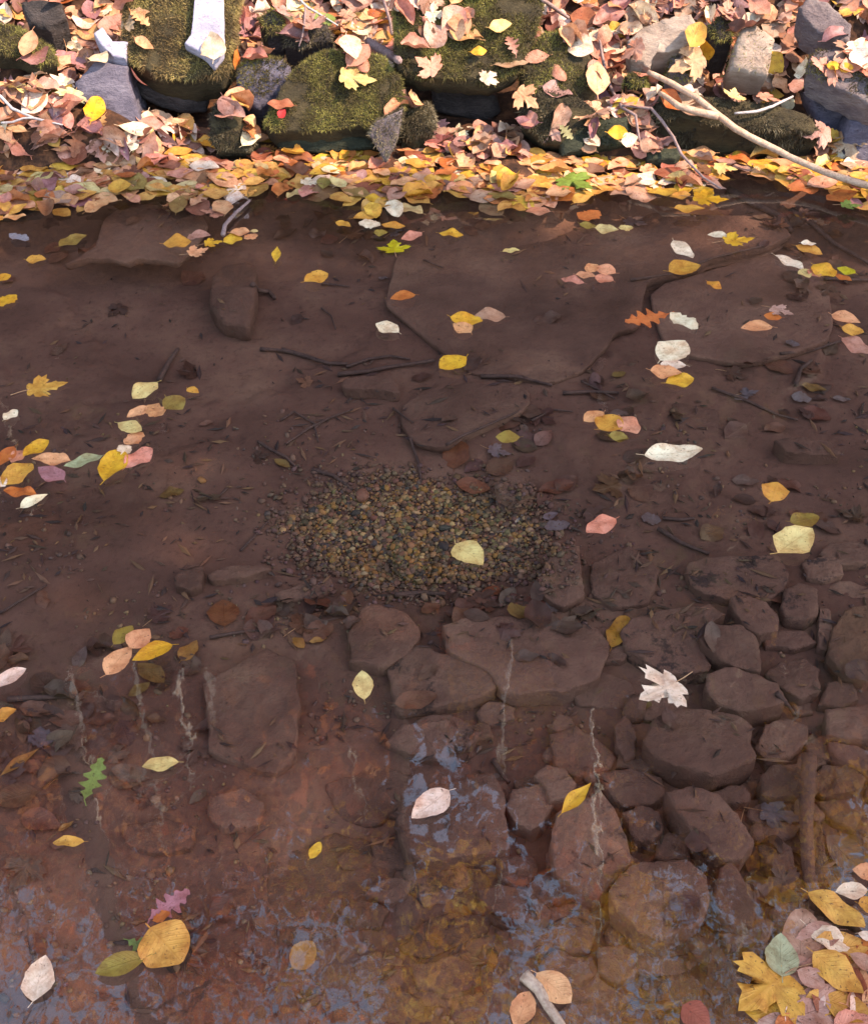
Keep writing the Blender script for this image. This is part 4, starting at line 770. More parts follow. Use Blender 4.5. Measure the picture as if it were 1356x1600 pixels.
for k, (x, y) in enumerate(raft):
    sh = rng.choices('omk', [94, 5, 1])[0]; L = rng.uniform(0.055, 0.092) if sh == 'o' else rng.uniform(.04, .07)
    yaw = rng.gauss(0, 0.55) + rng.choice((0, math.pi)) if rng.random() < .7 else rng.uniform(0, 6.28)
    co = rng.choices(CH, RAFTW)[0]
    top = k in keepers
    z = 0.002 + 0.004 * rng.random() + (0.008 if top else 0)
    curled = rng.random() < 0.12
    me = rng.choice((CURL if curled else FLAT)[sh])
    n = Vector((rng.gauss(0, .07), rng.gauss(-.04, .07), 1))
    M = leaf_matrix((x, y, z + (.006 if curled else 0)), n, yaw, L, rng.uniform(.5, .75), 0, sh)
    if top:
        o = obj('floating_leaf', me); o.matrix_world = M; o.color = jitter(mute(COL[co][1], .14), 12)
        u, v = to_px((x, y, 0)); lab = fit(f'{COL[co][0]} {SHAPE[sh]} in the leaf band by the ' + near_rock(u, v))
        tag(o, None, 'leaf', 'leaves packed in the floating band'); pending.append((o, lab, u, v, 'leaves packed in the floating band'))
    else: heap.add(me, M, jitter(mute(COL[co][1], .14), 14))
heap.build('floating_leaf_litter', 'mass of smaller autumn leaves floating under the band along the bank')

# ------------------------------------------------------------------ leaf litter over the bank
dense = [(poly(0, -60,135,60,140,105,160,130,215,235,205,245,262,-60,270), 1.0), (poly(0, 70,0,210,-20,180,100,90,105), .8), (poly(0, 360,-20,480,-20,470,90,370,100), .5), (poly(0, 400,70,470,40,620,55,680,110,600,100,470,100), .8),
         (poly(0, 620,-30,800,-30,770,60,640,70), .55), (poly(0, 640,200,760,170,870,200,900,280,760,310,640,290), 1.0), (poly(0, 855,-30,1000,-30,1000,90,940,110,880,60), 1.0), (poly(0, 925,90,1030,100,1030,270,900,280), .9),
         (poly(0, 990,-30,1400,-30,1400,120,1240,120,1240,170,1040,150,1010,60), .75), (poly(0, 1050,60,1260,60,1260,170,1060,150), .6), (poly(0, 1290,200,1400,230,1400,290,1300,270), 1.0)]
sparse = [(r[3], .026) for r in ROCKS]
bare = [poly(3, 288,180,410,95,565,58,612,140,480,225,385,300), poly(3, 750,230,800,110,945,165,915,335), poly(1, 900,-60,1025,-60,1032,200,900,150), poly(3, 1050,20,1180,0,1285,110,1270,190), poly(1, 520,300,600,320,650,560,560,640)]
lit = []; tries = 0
gridc = {}
while tries < 26000 and len(lit) < 2500:
    tries += 1
    x = rng.uniform(-1.6, 1.6); y = rng.uniform(3.05, 4.7)
    p, n, i, d = bank_bvh.ray_cast(Vector((x, y, 3)), ZDN)
    if p is None or p.z < 0.004: continue
    u, v = to_px(p)
    if v < -60 or u < -80 or u > 1440: continue
    pr = 0.28
    for (pl, q) in sparse:
        if inside(pl, u, v): pr = q; break
    for (pl, q) in dense:
        if inside(pl, u, v): pr = max(pr, q * .22); break
    if any(inside(b, u, v) for b in bare): pr *= 0.08
    if rng.random() > pr: continue
    key = (int(x / .022), int(y / .022)); 
    if gridc.get(key, 0) >= 2: continue
    gridc[key] = gridc.get(key, 0) + 1
    lit.append((p.copy(), n.copy() if n.z > 0 else -n, u, v, gridc[key]))
vis = []
for k, (p, n, u, v, c) in enumerate(lit):
    q = p + n * 0.02; h = bank_bvh.ray_cast(CAM, (q - CAM).normalized())
    if 0 < u < 1356 and v > -5 and (h[0] is None or (h[0] - CAM).length > (q - CAM).length - 0.02): vis.append(k)
vset = set(rng.sample(vis, min(290, len(vis))))
heap = Heap()
for k, (p, n, u, v, c) in enumerate(lit):
    sh = litter_shape(rng); L = rng.uniform(0.055, 0.098) if sh == 'o' else rng.uniform(.055, .10)
    nn = (n.normalized() * .7 + Vector((0, -.10, .5)) + Vector((rng.gauss(0, .3), rng.gauss(0, .3), 0))).normalized()
    me = rng.choice((CURL if rng.random() < .8 else FLAT)[sh]); co = rng.choices(CH, LITW)[0]
    top = k in vset
    M = leaf_matrix(p, nn, rng.uniform(0, 6.28), L, rng.uniform(.5, .78), 0.006 + (0.014 if top else 0) * rng.random() + (c - 1) * .008, sh)
    if top:
        o = obj('fallen_leaf', me); o.matrix_world = M; o.color = jitter(mute(COL[co][1], .18), 14)
        tag(o, None, 'leaf', 'fallen leaves on the far bank'); pending.append((o, fit(f'{COL[co][0]} fallen {SHAPE[sh]} on or by the ' + near_rock(u, v)), u, v, 'fallen leaves on the far bank'))
    else: heap.add(me, M, jitter(mute(COL[co][1], .2), 16))
heap.build('leaf_litter', 'mass of dry autumn leaves heaped between the bank rocks')
# single leaves of the bank that stand out
BL = [(0,436,184,446,170,.8,'o','X','on the left corner of the wedge-shaped boulder',1),(3,650,265,625,170,.75,'o','Y','sunlit, left of the rounded pale rock',0),(3,880,235,975,320,.8,'o','Y','big, on the rounded pale rock',1),(1,420,560,455,445,.6,'o','Y','below the smooth purple-grey rock',1),(1,310,240,300,375,1.0,'m','M','beside the smooth purple-grey rock',1),(1,350,420,290,500,1.0,'m','S','in front of the smooth purple-grey rock',0),(1,1090,225,1080,320,.7,'o','O','upright on the mossy grey rock',1),
      (2,1280,575,1340,640,.6,'k','S','beside the dark mossy rock face',0),(3,440,400,520,490,.6,'o','O','behind the end of the pale stick',1),(3,1170,290,1230,300,.7,'o','Y','left of a pair on the tilted sandstone slab',1),(3,1225,300,1290,305,.7,'o','Y','right of a pair on the tilted sandstone slab',1),(3,30,70,150,100,.9,'o','R','broad, above the rounded mossy rock',0),(3,195,590,285,590,.7,'o','Y','at the dark green mossy rock',0),(3,255,630,330,610,.8,'o','J','at the dark green mossy rock',0),(2,955,130,1060,110,.6,'o','C','bright, on the broad mossy slab',1),(2,870,240,945,235,.6,'o','Y','on the front of the broad mossy slab',1),(3,0,790,130,850,1.1,'m','N','in the leaf band at the right',2),(3,1235,915,1330,920,.9,'m','N','at the right edge of the leaf band',2),(3,580,880,735,900,1.0,'m','Y','at the front of the leaf band right of centre',2),(3,490,935,630,935,.5,'o','G','under the bright yellow maple leaf',2),(2,330,60,260,130,1.0,'m','T','above the wedge-shaped boulder',0),(2,130,100,250,90,.6,'o','N','large, behind twigs at top',0)]
for (c, x0, y0, x1, y1, wr, sh, co, where, mode) in BL:
    A, B = full(c, x0, y0), full(c, x1, y1)
    if mode == 2:
        a, b, n = on_z(*A, .016), on_z(*B, .016), ZUP
    else:
        m_ = ((A[0] + B[0]) / 2, (A[1] + B[1]) / 2)
        h = bank_bvh.ray_cast(CAM, ray(*m_)); n = h[1] if h[1].dot(CAM - h[0]) > 0 else -h[1]
        n = (n + (CAM - h[0]).normalized() * .35).normalized(); pc = h[0] + n * .022
        a, b = on_plane(*A, pc, n), on_plane(*B, pc, n)
    put_leaf('fallen_leaf' if mode != 2 else 'floating_leaf', a, b, n, wr, sh, co, f'{COL[co][0]} {SHAPE[sh]} {where}', 'single leaves that stand out on the bank', lift=.002)

# ------------------------------------------------------------------ sticks and twigs
def tube(name, pts, radii, mat, sides=7, wob=0.25):
    pts = [Vector(p) for p in pts]; fine = []; fr = []
    for i in range(len(pts) - 1):
        for k in range(5): fine.append(pts[i].lerp(pts[i + 1], k / 5)); fr.append(radii[i] + (radii[i + 1] - radii[i]) * k / 5)
    fine.append(pts[-1]); fr.append(radii[-1])
    V, Fc = [], []
    for i, p in enumerate(fine):
        d = (fine[min(i + 1, len(fine) - 1)] - fine[max(i - 1, 0)]).normalized(); s = d.cross(Vector((.3, .2, .9))).normalized(); t = d.cross(s)
        p = p + noise.noise_vector(p * 9) * fr[i] * wob * 2.0
        for k in range(sides):
            a = 2 * math.pi * k / sides; rr = fr[i] * (1 + wob * .5 * noise.noise(p * 40 + Vector((k, 0, 0)))); V.append(p + s * math.cos(a) * rr + t * math.sin(a) * rr)
    n = len(fine)
    for i in range(n - 1):
        for k in range(sides): k2 = (k + 1) % sides; Fc.append((i * sides + k, i * sides + k2, (i + 1) * sides + k2, (i + 1) * sides + k))
    Fc.append(tuple(range(sides))[::-1]); Fc.append(tuple((n - 1) * sides + k for k in range(sides)))
    return V, Fc, mesh(name, V, Fc, mat)
def bank_stick(name, px_list, radii, mat, label, lift=0.03, cat='stick', side=None, parent=None):
    pts = []
    for (u, v) in px_list:
        h = bank_bvh.ray_cast(CAM, ray(u, v)); p = h[0] if h[0] else on_z(u, v, 0)
        if p.z < .02: p = on_z(u, v, .02)
        pts.append(p)
    # a stick is stiff: fit a smooth line through the points it rests on, nearest to the camera
    ds = [(p - CAM).length for p in pts]; k = len(ds)
    for _ in range(2): ds = [min(ds[i], (ds[max(i - 1, 0)] + ds[min(i + 1, k - 1)]) / 2) for i in range(k)]
    pts = [CAM + ray(*q) * (d - lift) for q, d in zip(px_list, ds)]
    V, Fc, me = tube(name, pts, radii, mat)
    o = obj(name, me, parent)
    if not parent: tag(o, label, cat)
    return o
main = bank_stick('fallen_branch', poly(3, 375,320,480,370,600,440,690,515,760,570,860,625,1000,700,1150,765,1300,815,1420,850), [.007, .0082, .0082, .009, .0095, .0092, .009, .009, .0092, .0092], M_wood_pale, 'long pale forked branch slanting over the rocks at right', lift=.06, cat='branch')
bank_stick('side_branch', poly(3, 425,415,510,470,600,495,690,515), [.006, .009, .010, .011], M_wood_pale, None, lift=.07, parent=main)
bank_stick('twig', poly(3, 160,180,185,320,215,400,260,480,320,515,340,630), [.004, .005, .005, .0045, .004, .003], M_wood_grey, 'thin grey twig hanging left of the long pale branch', lift=.04, cat='twig')
bank_stick('twig', poly(3, 260,470,390,485,440,540,490,610,525,690,620,790,700,840), [.003, .004, .004, .004, .004, .003, .0025], M_wood_grey, 'thin dark twig dropping into the water below the pale branch', lift=.04, cat='twig')
bank_stick('twig', poly(3, 760,505,860,495,930,475,1020,430), [.003, .004, .004, .003], M_wood_white, 'short whitish twig on the long dark mossy rock', lift=.03, cat='twig')
bank_stick('twig', poly(1, 0,440,60,500,160,545,290,575), [.004, .004, .0035, .002], M_wood_white, 'whitish twig lying over leaves at the left edge', lift=.03, cat='twig')
bank_stick('twig', poly(1, 5,565,60,562,110,545,160,543), [.003, .003, .003, .003], M_wood_white, 'short whitish forked twig at the left edge', lift=.03, cat='twig')
bank_stick('twig', poly(2, 85,0,120,35,180,70,260,118), [.003, .004, .003, .002], M_wood_white, 'pale twig across the large green leaf at top', lift=.03, cat='twig')
bank_stick('twig', poly(2, 110,30,105,110,95,170,80,215), [.003, .003, .003, .002], M_wood_grey, 'grey twig hanging above the wedge-shaped boulder', lift=.03, cat='twig')
bank_stick('twig', poly(2, 465,-10,480,40,500,100,510,160), [.005, .005, .005, .004], M_wood_grey, 'grey stick left of the broad mossy slab', lift=.03, cat='stick')
bank_stick('stick', poly(2, 400,190,450,220,500,255,540,280), [.012, .013, .013, .010], M_wood_grey, 'stubby grey stick at the upper right of the wedge-shaped boulder', lift=.035)
bank_stick('stick', poly(2, 1200,0,1260,40,1320,80), [.006, .006, .005], M_wood_grey, 'dark stick right of the broad mossy slab', lift=.03)
def bed_stick(c, xy, rad, label, mat=None, name='sunken_twig', lift=0.004, above=None):
    P = poly(c, *xy); pts = []
    for (u, v) in P:
        p, n = hit_bed(u, v); pts.append(Vector(p) + ZUP * (lift + rad * .5) if above is None else on_z(u, v, above))
    rr = [rad * (1 - .35 * i / max(1, len(pts) - 1)) for i in range(len(pts))]
    V, Fc, me = tube(name, pts, rr, mat or M_wood_dark, sides=6); tag(obj(name, me), label, 'twig', 'twigs on the stream bed')
for c, xy, rad, lab in [
 (5, (0,740,120,770,220,800,305,803), .006, 'dark sunken stick above the small oblong block'), (5, (260,850,400,838,520,815,700,785), .006, 'long sunken stick touching the small oblong block'), (5, (300,815,400,780,500,765,590,780), .004, 'curved sunken twig left of a golden leaf'),
 (5, (920,860,1080,862,1160,880,1245,900), .005, 'straight dark twig right of the small oblong block'), (5, (655,320,700,340,745,358), .003, 'short twig below the greenish yellow maple leaf'), (5, (185,432,250,436,315,445), .003, 'short dark twig below a golden leaf'), (5, (185,545,230,580,250,640), .003, 'bent dark twig left of the white oval leaf'),
 (5, (0,1060,60,1020,150,1075,170,1160), .003, 'curling twig at the upper left of the gravel patch'), (5, (20,1170,120,1100,220,1050,330,1010), .003, 'long fine twig above the gravel patch'), (5, (515,1005,560,1040,608,1072), .003, 'short fine twig on the thin silted slab'), (5, (760,1175,830,1135,990,1065,1060,1035,1140,990), .0035, 'dark strip standing in for ledge shadow along the curved crack'), (5, (1150,1060,1250,1010,1340,1020), .003, 'fine twig right of the curved crack'),  # the strip along the curved crack draws the ledge's shadow as dark wood
 (8, (10,35,60,70,130,105,170,145), .004, 'pale twig at the upper left of the gravel patch'), (8, (240,155,330,180,410,240), .005, 'dark twig over the upper left rim of the gravel'), (8, (655,20,665,60,690,130,700,210), .004, 'upright dark twig above the gravel patch'), (8, (590,690,700,680,805,685), .006, 'dark stick at the lower rim of the gravel patch'),
 (7, (1110,540,1170,480,1240,400), .003, 'fine twig left of the gravel'), (7, (970,940,1080,920,1180,910), .004, 'twig left of the wide slab'), (7, (0,830,100,770,220,700), .003, 'faint twig at the left edge'), (7, (40,1230,160,1220,320,1210), .006, 'dark stick at the lower left edge'),
 (6, (300,400,480,375,665,300,890,250), .004, 'dark strip standing in for shadow under the ragged slab edge'), (6, (0,905,120,900,245,903), .005, 'dark twig below the ragged slab edge'), (6, (80,850,160,890,230,930), .003, 'thin twig below the ragged slab edge'), (6, (660,880,800,930,950,1000,1040,1025), .004, 'long fine twig on the bed at right'), (6, (1010,90,1100,150,1200,240,1360,330), .008, 'dark branch in the water at the upper right edge'), (6, (730,0,850,70,980,130,1010,190), .012, 'thick dark stick under the leaf band at right'), (6, (1160,395,1356,402), .005, 'straight dark twig at the right edge'), (6, (1030,870,1050,800,1100,760), .006, 'curved twig by the dark sunken rock'), (6, (960,730,1080,720,1240,670), .004, 'slanting dark twig on the lower slab'),  # the strip along the ragged slab edge draws its undercut shadow
 (9, (420,430,520,490,645,540), .005, 'dark twig above the dark flat slab'), (9, (440,380,520,385,580,378), .004, 'fine dark twig beside the grey sunken leaf'), (9, (945,1158,985,1200,1025,1253), .005, 'pale brown twig at the four-sided cobble'),
 (11, (880,510,910,560,945,605), .005, 'thin dark twig at the corner of the big square slab'), (4, (1170,440,1190,465,1240,470,1270,500), .007, 'crooked dark root beside the upright brown block'), (4, (1200,735,1280,740,1356,750), .005, 'dark stick below the upright brown block'), (4, (735,880,780,800,825,735), .007, 'dark smear of stick above the curved chain of leaves')]:
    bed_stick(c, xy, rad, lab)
bed_stick(12, (1065,290,1062,420,1058,560,1062,700,1064,820,1090,900,1160,950,1260,985,1340,1010), .013, 'long bent sunken branch at lower right', M_silt, 'sunken_branch', lift=.03)
bed_stick(11, (1010,1400,1070,1460,1110,1530,1190,1640), .009, 'stick breaking the surface at the bottom between peach leaves', M_wood_pale, 'stick', above=0.006)
bed_stick(4, (1030,195,1040,150,1090,90,1150,38), .006, 'grey twig standing out of the water above the clump', M_wood_grey, 'twig', above=0.012)

# ------------------------------------------------------------------ pebbles
def ico(seed, sub=1):
    import bmesh
    bm = bmesh.new(); bmesh.ops.create_icosphere(bm, subdivisions=sub, radius=1)
    rr = random.Random(seed); off = Vector((rr.uniform(0, 50), rr.uniform(0, 50), 0))
    for v in bm.verts:
        v.co = v.co * (1 + .45 * noise.noise(v.co * 1.1 + off)); v.co = Vector((v.co.x, v.co.y * .8, v.co.z * .55))
    V = [v.co.copy() for v in bm.verts]; Fc = [tuple(x.index for x in f.verts) for f in bm.faces]; bm.free(); return V, Fc
PROTO = [ico(i, 2) for i in range(6)]; PM = [mesh('pebble', v, f, M_pebble) for v, f in PROTO]; PM_STONE = [mesh('small_cobble', v, f, M_silt) for v, f in PROTO]
PCOL = [('tan', (146, 108, 70)), ('brown', (112, 80, 54)), ('brown', (90, 70, 56)), ('ochre', (146, 104, 54)), ('dark', (62, 54, 50)), ('grey-brown', (108, 88, 68)), ('reddish', (114, 78, 60)), ('pale', (164, 134, 98)), ('olive', (104, 92, 62))]
PCOL = [(n_, tuple(min(255, x * g) for x, g in zip(c_, (1.08, 1.05, 1.0)))) for n_, c_ in PCOL]
spots = [(8,683,333,.0105,'pale'),(8,236,322,.0095,'dark'),(8,425,335,.011,'dark'),(8,603,345,.012,'ochre'),(8,835,350,.010,'dark'),(8,800,400,.013,'dark'),(8,945,335,.009,'grey-brown'),(8,445,508,.008,'tan'),(8,920,350,.007,'tan'),(8,345,450,.009,'dark'),(8,795,480,.016,'dark'),(8,705,420,.011,'tan'),(8,1075,485,.010,'reddish'),(8,550,522,.007,'pale'),(8,455,350,.009,'ochre'),(8,1290,508,.009,'brown'),(8,450,265,.022,'reddish'),(8,155,355,.011,'tan')]
PC = dict(PCOL)
def put_pebble(x, y, r, cw, label, group, cat='pebble'):
    h = bed_bvh.ray_cast(Vector((x, y, .02)), ZDN); z = h[0].z if h[0] else -.14
    o = obj('pebble', random.choice(PM)); o.location = (x, y, z + r * .3); o.rotation_euler = (random.uniform(-.4, .4), random.uniform(-.4, .4), random.uniform(0, 6.3)); k = r
    o.scale = (k, k * random.uniform(.8, 1.15), k * random.uniform(.8, 1.3)); o.color = jitter(PC[cw], 10)
    tag(o, None, cat, group); u, v = to_px(o.location); pending.append((o, label, u, v, group)); return o
for (c, x, y, r, cw) in spots:
    p, n = hit_bed(*full(c, x, y)); put_pebble(p.x, p.y, r, cw, f'larger {cw} pebble in the gravel patch', 'larger pebbles in the gravel patch')
p, n = hit_bed(*full(7, 930, 212)); put_pebble(p.x, p.y, .010, 'tan', 'single round pale nut-like pebble left of the gravel patch', 'single pebbles')
def nest_d(u, v): return math.sqrt(((u - 655 - (v - 838) * .25) / 208) ** 2 + ((v - 838) / 93) ** 2)
cnt = 0; gV, gF, gC = [], [], []; goff = 0
P1 = [ico(20 + i, 1) for i in range(8)]
def add_gravel(x, y, z, r, col):
    global goff
    V, Fc = random.choice(P1); a = random.uniform(0, 6.3); ca, sa = math.cos(a), math.sin(a); tx = random.uniform(-.5, .5)
    A = np.array([tuple(v) for v in V]) * r * np.array([1, random.uniform(.8, 1.2), random.uniform(.9, 1.4)]); A[:, 2] += tx * A[:, 0]
    B = A.copy(); B[:, 0] = ca * A[:, 0] - sa * A[:, 1]; B[:, 1] = sa * A[:, 0] + ca * A[:, 1]
    gV.append(B + np.array([x, y, z])); gF.append(np.array(Fc) + goff); gC.append(np.tile(col, (len(V), 1))); goff += len(V)
for k in range(15000):
    u = random.uniform(395, 920); v = random.uniform(725, 950); d = nest_d(u, v) + .22 * noise.noise(Vector((u / 45, v / 30, 0)))
    if d > 1.0 + .55 * random.random() ** 3: continue
    if d > .75 and random.random() < .25 + (d - .75): continue
    p, n = hit_bed(u, v); big = random.random()
    cw, cc = random.choice(PCOL)
    r = random.uniform(.0020, .0054) if big < .84 else random.uniform(.006, .0092)
    if big > .84 and cnt < 270 and d < .95:
        cnt += 1; put_pebble(p.x, p.y, r, cw, f'small {cw} pebble among those filling the gravel patch', 'pebbles filling the gravel patch')
    else: add_gravel(p.x, p.y, p.z + r * .25 + random.random() * .003, r, jitter(silted(cc, max(.1, min(.9, (d - .6) * 1.7))), 12))
SC = (104, 76, 66)
for k in range(4200):                               # fine silted grit between the stones lower down
    u = random.uniform(-20, 1376); v = random.uniform(640, 1620)
    w_ = noise.noise(Vector((u / 120, v / 90, 7)))
    if w_ < .02: continue
    p, n = hit_bed(u, v)
    if n.z < .6 or p.z > -.105: continue
    cc = random.choice([(104, 76, 66), (118, 88, 70), (92, 68, 58), (130, 98, 72)])
    add_gravel(p.x, p.y, p.z + .001, random.uniform(.002, .0055) if random.random() < .93 else random.uniform(.006, .010), jitter(cc, 10))
me = mesh('gravel', np.concatenate(gV), np.concatenate(gF), M_gravel); colour_attr(me, np.concatenate(gC))
tag(obj('gravel', me), 'fine brown gravel and grit on the stream bed', kind='stuff')
heap = Heap(); rq = random.Random(5)               # old leaves drowned in silt, too many and too dim to tell apart
for (u0, u1, v0, v1, n_) in ((380, 560, 930, 1000, 12), (650, 920, 925, 985, 14), (920, 1340, 560, 860, 34), (0, 330, 1000, 1260, 45), (1180, 1356, 340, 480, 22), (440, 620, 330, 410, 18), (700, 900, 640, 740, 9), (0, 1356, 450, 1600, 34), (1080, 1356, 1280, 1600, 24)):
    for _ in range(n_):
        p, n = hit_bed(rq.uniform(u0, u1), rq.uniform(v0, v1)); n = (n if n.z > 0 else -n) + ZUP + Vector((rq.gauss(0, .25), rq.gauss(0, .25), 0)); sh = rq.choices('om', [75, 25])[0]
        heap.add(rq.choice((CURL if rq.random() < .3 else FLAT)[sh]), leaf_matrix(p, n, rq.uniform(0, 6.3), rq.uniform(.035, .075), rq.uniform(.45, .75), .004, sh), jitter(rq.choice([(92, 64, 54), (104, 74, 62), (84, 58, 48), (118, 82, 62), (110, 88, 76)]), 8))
heap.build('sunken_leaf_litter', 'dim old leaves drowned in silt on the stream bed')
for q in range(46):                                 # small stones filling the gaps between the cobbles
    u = rq.uniform(930, 1350) if q % 3 else rq.uniform(620, 1000); v = rq.uniform(950, 1560) if q % 3 else rq.uniform(1180, 1580)
    p, n = hit_bed(u, v)
    if p.z > -.125: continue
    o = obj('small_cobble', PM_STONE[q % 6]); o.location = (p.x, p.y, p.z + .004); k_ = rq.uniform(.016, .034); o.scale = (k_, k_ * rq.uniform(.7, 1.1), k_ * rq.uniform(.9, 1.3)); o.rotation_euler = (rq.uniform(-.3, .3), rq.uniform(-.3, .3), rq.uniform(0, 6.3))
    tag(o, None, 'stone', 'small stones in the gaps between cobbles'); near = min(COBS, key=lambda c: (c[1] - u) ** 2 + (c[2] - v) ** 2)[0]
    pending.append((o, fit('small silted stone in the gap beside the ' + near), u, v, 'small stones in the gaps between cobbles'))
# scraps of rotten leaf, bark and stalk strewn over the bed
dV, dF, dC = [], [], []; k = 0
for _ in range(5200):
    u = random.uniform(-10, 1366); v = random.uniform(330, 1600)
    if noise.noise(Vector((u / 160, v / 110, 3))) + (.25 if 560 < v < 1000 else -.05) < random.uniform(-.1, .45): continue
    p, n = hit_bed(u, v); a = random.uniform(0, 6.3); L = random.uniform(.002, .015) if random.random() < .8 else random.uniform(.012, .03); W_ = min(.006, L * random.uniform(.10, .6))
    e = Vector((math.cos(a), math.sin(a), random.uniform(-.25, .25))) * L; f = Vector((-math.sin(a), math.cos(a), random.uniform(-.5, .5))) * W_; q = p + ZUP * .003
    dV += [q - e, q + f * random.uniform(.5, 1), q + e, q - f * random.uniform(.5, 1), q + ZUP * .003]; dF += [(k, k + 1, k + 4), (k + 1, k + 2, k + 4), (k + 2, k + 3, k + 4), (k + 3, k, k + 4)]; k += 5
    cc = jitter(random.choice([(70, 48, 42), (58, 42, 38), (96, 68, 52), (82, 58, 48), (120, 84, 60)]), 8); dC += [cc] * 5
me = mesh('bed_debris', dV, dF, M_gravel, smooth=False); colour_attr(me, dC); tag(obj('bed_debris', me), 'scraps of rotted leaf and bark strewn over the bed', kind='stuff')

# ------------------------------------------------------------------ trees beyond the bank, seen only mirrored in the water, and one added out of view to shade the stream
def mirror_point(u, v, Y):
    p = on_z(u, v, 0); d = ray(u, v); d = Vector((d.x, d.y, -d.z)); return p + d * ((Y - p.y) / d.y)
def crown_mesh(centers, n, size, cols, rr):
    V, C_ = [], []
    for _ in range(n):
        c, rad = rr.choice(centers); d = Vector((rr.gauss(0, 1), rr.gauss(0, 1), rr.gauss(0, .8))).normalized() * rad * rr.random() ** .45
        q = c + d; s = size * rr.uniform(.6, 1.3)
        e = Vector((rr.gauss(0, 1), rr.gauss(0, 1), rr.gauss(0, .6))).normalized(); f = e.cross(Vector((rr.gauss(0, 1), rr.gauss(0, 1), rr.gauss(0, 1)))).normalized()
        V += [q - e * s * .5, q + f * s * .3, q + e * s * .5, q - f * s * .3]; cc = [min(1, x / ALB) for x in jitter(rr.choice(cols), 16)]; C_ += [cc] * 4
    me = mesh('crown', np.array([tuple(v) for v in V]), np.arange(len(V)).reshape(-1, 4), M_foliage, smooth=False); colour_attr(me, C_); return me
def tree(label, base, top, rad, bark, cols, n, seed, crown_lo=.45, spread=1.6, size=.13, limbs=7, clumps=16, name='tree'):
    rr = random.Random(seed); base = Vector(base); top = Vector(top); axis_ = top - base; H = axis_.length
    root = obj(name, None); root.location = base
    mid = [base.lerp(top, t) + noise.noise_vector(Vector((seed, t * 4, 0))) * H * .012 for t in (0, .2, .4, .6, .8, 1)]
    V, Fc, _ = tube('tmp', [m - base for m in mid], [rad * (1.25 - .95 * t) for t in (0, .2, .4, .6, .8, 1)], bark, sides=9, wob=.12); bpy.data.meshes.remove(_)
    centers = []
    for k in range(limbs):
        t = crown_lo + (1 - crown_lo) * (k + .3) / limbs; a = rr.uniform(0, 6.3); s = axis_ * t
        e = s + Vector((math.cos(a), math.sin(a), rr.uniform(.25, .8))) * spread * rr.uniform(.6, 1.1) * (1.15 - .5 * t)
        v2, f2, _ = tube('tmp', [s, s.lerp(e, .5) + Vector((0, 0, -.05)), e], [rad * .42 * (1.1 - .6 * t), rad * .25, rad * .08], bark, sides=5, wob=.2); bpy.data.meshes.remove(_)
        o = len(V); V += v2; Fc += [tuple(i + o for i in f) for f in f2]
        for q in range(max(1, clumps // limbs)): centers.append((s.lerp(e, rr.uniform(.45, 1.05)) + Vector((rr.gauss(0, .3), rr.gauss(0, .3), rr.gauss(0, .3))) * spread * .5, spread * rr.uniform(.25, .5)))
    obj('trunk', mesh('trunk', V, Fc, bark), root)
    if n: obj('crown', crown_mesh(centers, n, size, cols, rr), root)
    return tag(root, label, 'tree', 'trees beyond the far bank')
ORN = [(226, 138, 74), (206, 118, 66), (232, 160, 100), (178, 110, 74)]; YEL = [(226, 170, 44), (206, 150, 40), (232, 190, 80), (186, 130, 40)]
def mirrored_tree(label, uv0, uv1, Y, rad, bark, cols, n, seed, grow=1.25, **k):
    a = mirror_point(*uv0, Y); b = mirror_point(*uv1, Y); d = (b - a)
    g = ground_z(a.x, Y) - .1; base = a - d * ((a.z - g) / d.z); base.x = a.x * .6 + base.x * .4; base.y = Y; top = a + d * grow
    return tree(label, base, top, rad, bark, cols, n, seed, **k)
mirrored_tree('dark leaning tree trunk mirrored at lower left', (105, 1150), (225, 1600), 5.9, .15, M_bark_dark, ORN, 500, 1, crown_lo=.86)
mirrored_tree('pale thin tree mirrored left of the green oak leaf', (160, 1230), (200, 1450), 7.6, .038, M_bark_pale, ORN, 1500, 2, crown_lo=.78)
mirrored_tree('pale crooked tree mirrored below the cream leaf', (232, 1120), (280, 1400), 7.9, .038, M_bark_pale, ORN, 1500, 3, crown_lo=.78)
mirrored_tree('brightest pale tree mirrored left of the wide silted slab', (312, 930), (350, 1200), 8.0, .048, M_bark_pale, ORN, 1500, 4, crown_lo=.78)
mirrored_tree('pale tree mirrored at bottom centre', (560, 1300), (590, 1560), 9.0, .032, M_bark_pale, ORN, 1500, 5, crown_lo=.78)
mirrored_tree('dark straight tree mirrored at bottom centre', (625, 1350), (642, 1600), 7.5, .12, M_bark_dark, YEL, 2600, 6, crown_lo=.5)
mirrored_tree('slender pale tree mirrored in front of the lens-shaped stone', (770, 1380), (766, 1570), 9.0, .03, M_bark_pale, YEL, 1500, 7, crown_lo=.78)
mirrored_tree('pale tree mirrored left of the octagonal stone', (905, 1390), (925, 1560), 8.0, .03, M_bark_pale, YEL, 1500, 8, crown_lo=.78)
mirrored_tree('pale tree mirrored right of the octagonal stone', (1135, 1420), (1128, 1580), 9.5, .04, M_bark_pale, YEL, 1500, 9, crown_lo=.78)
mirrored_tree('yellow tree mirrored at the right edge', (1290, 850), (1300, 1100), 11.0, .09, M_bark_dark, YEL, 7000, 10, crown_lo=.2, grow=1.6, spread=2.2, clumps=50)
mirrored_tree('yellow tree mirrored above the octagonal stone', (1010, 1250), (1020, 1560), 11.5, .07, M_bark_dark, YEL, 13000, 12, crown_lo=.2, spread=2.6, clumps=60)
mirrored_tree('golden tree mirrored in the lower right corner', (1240, 1250), (1260, 1560), 10.5, .07, M_bark_dark, YEL, 15000, 13, crown_lo=.2, spread=2.6, clumps=60)
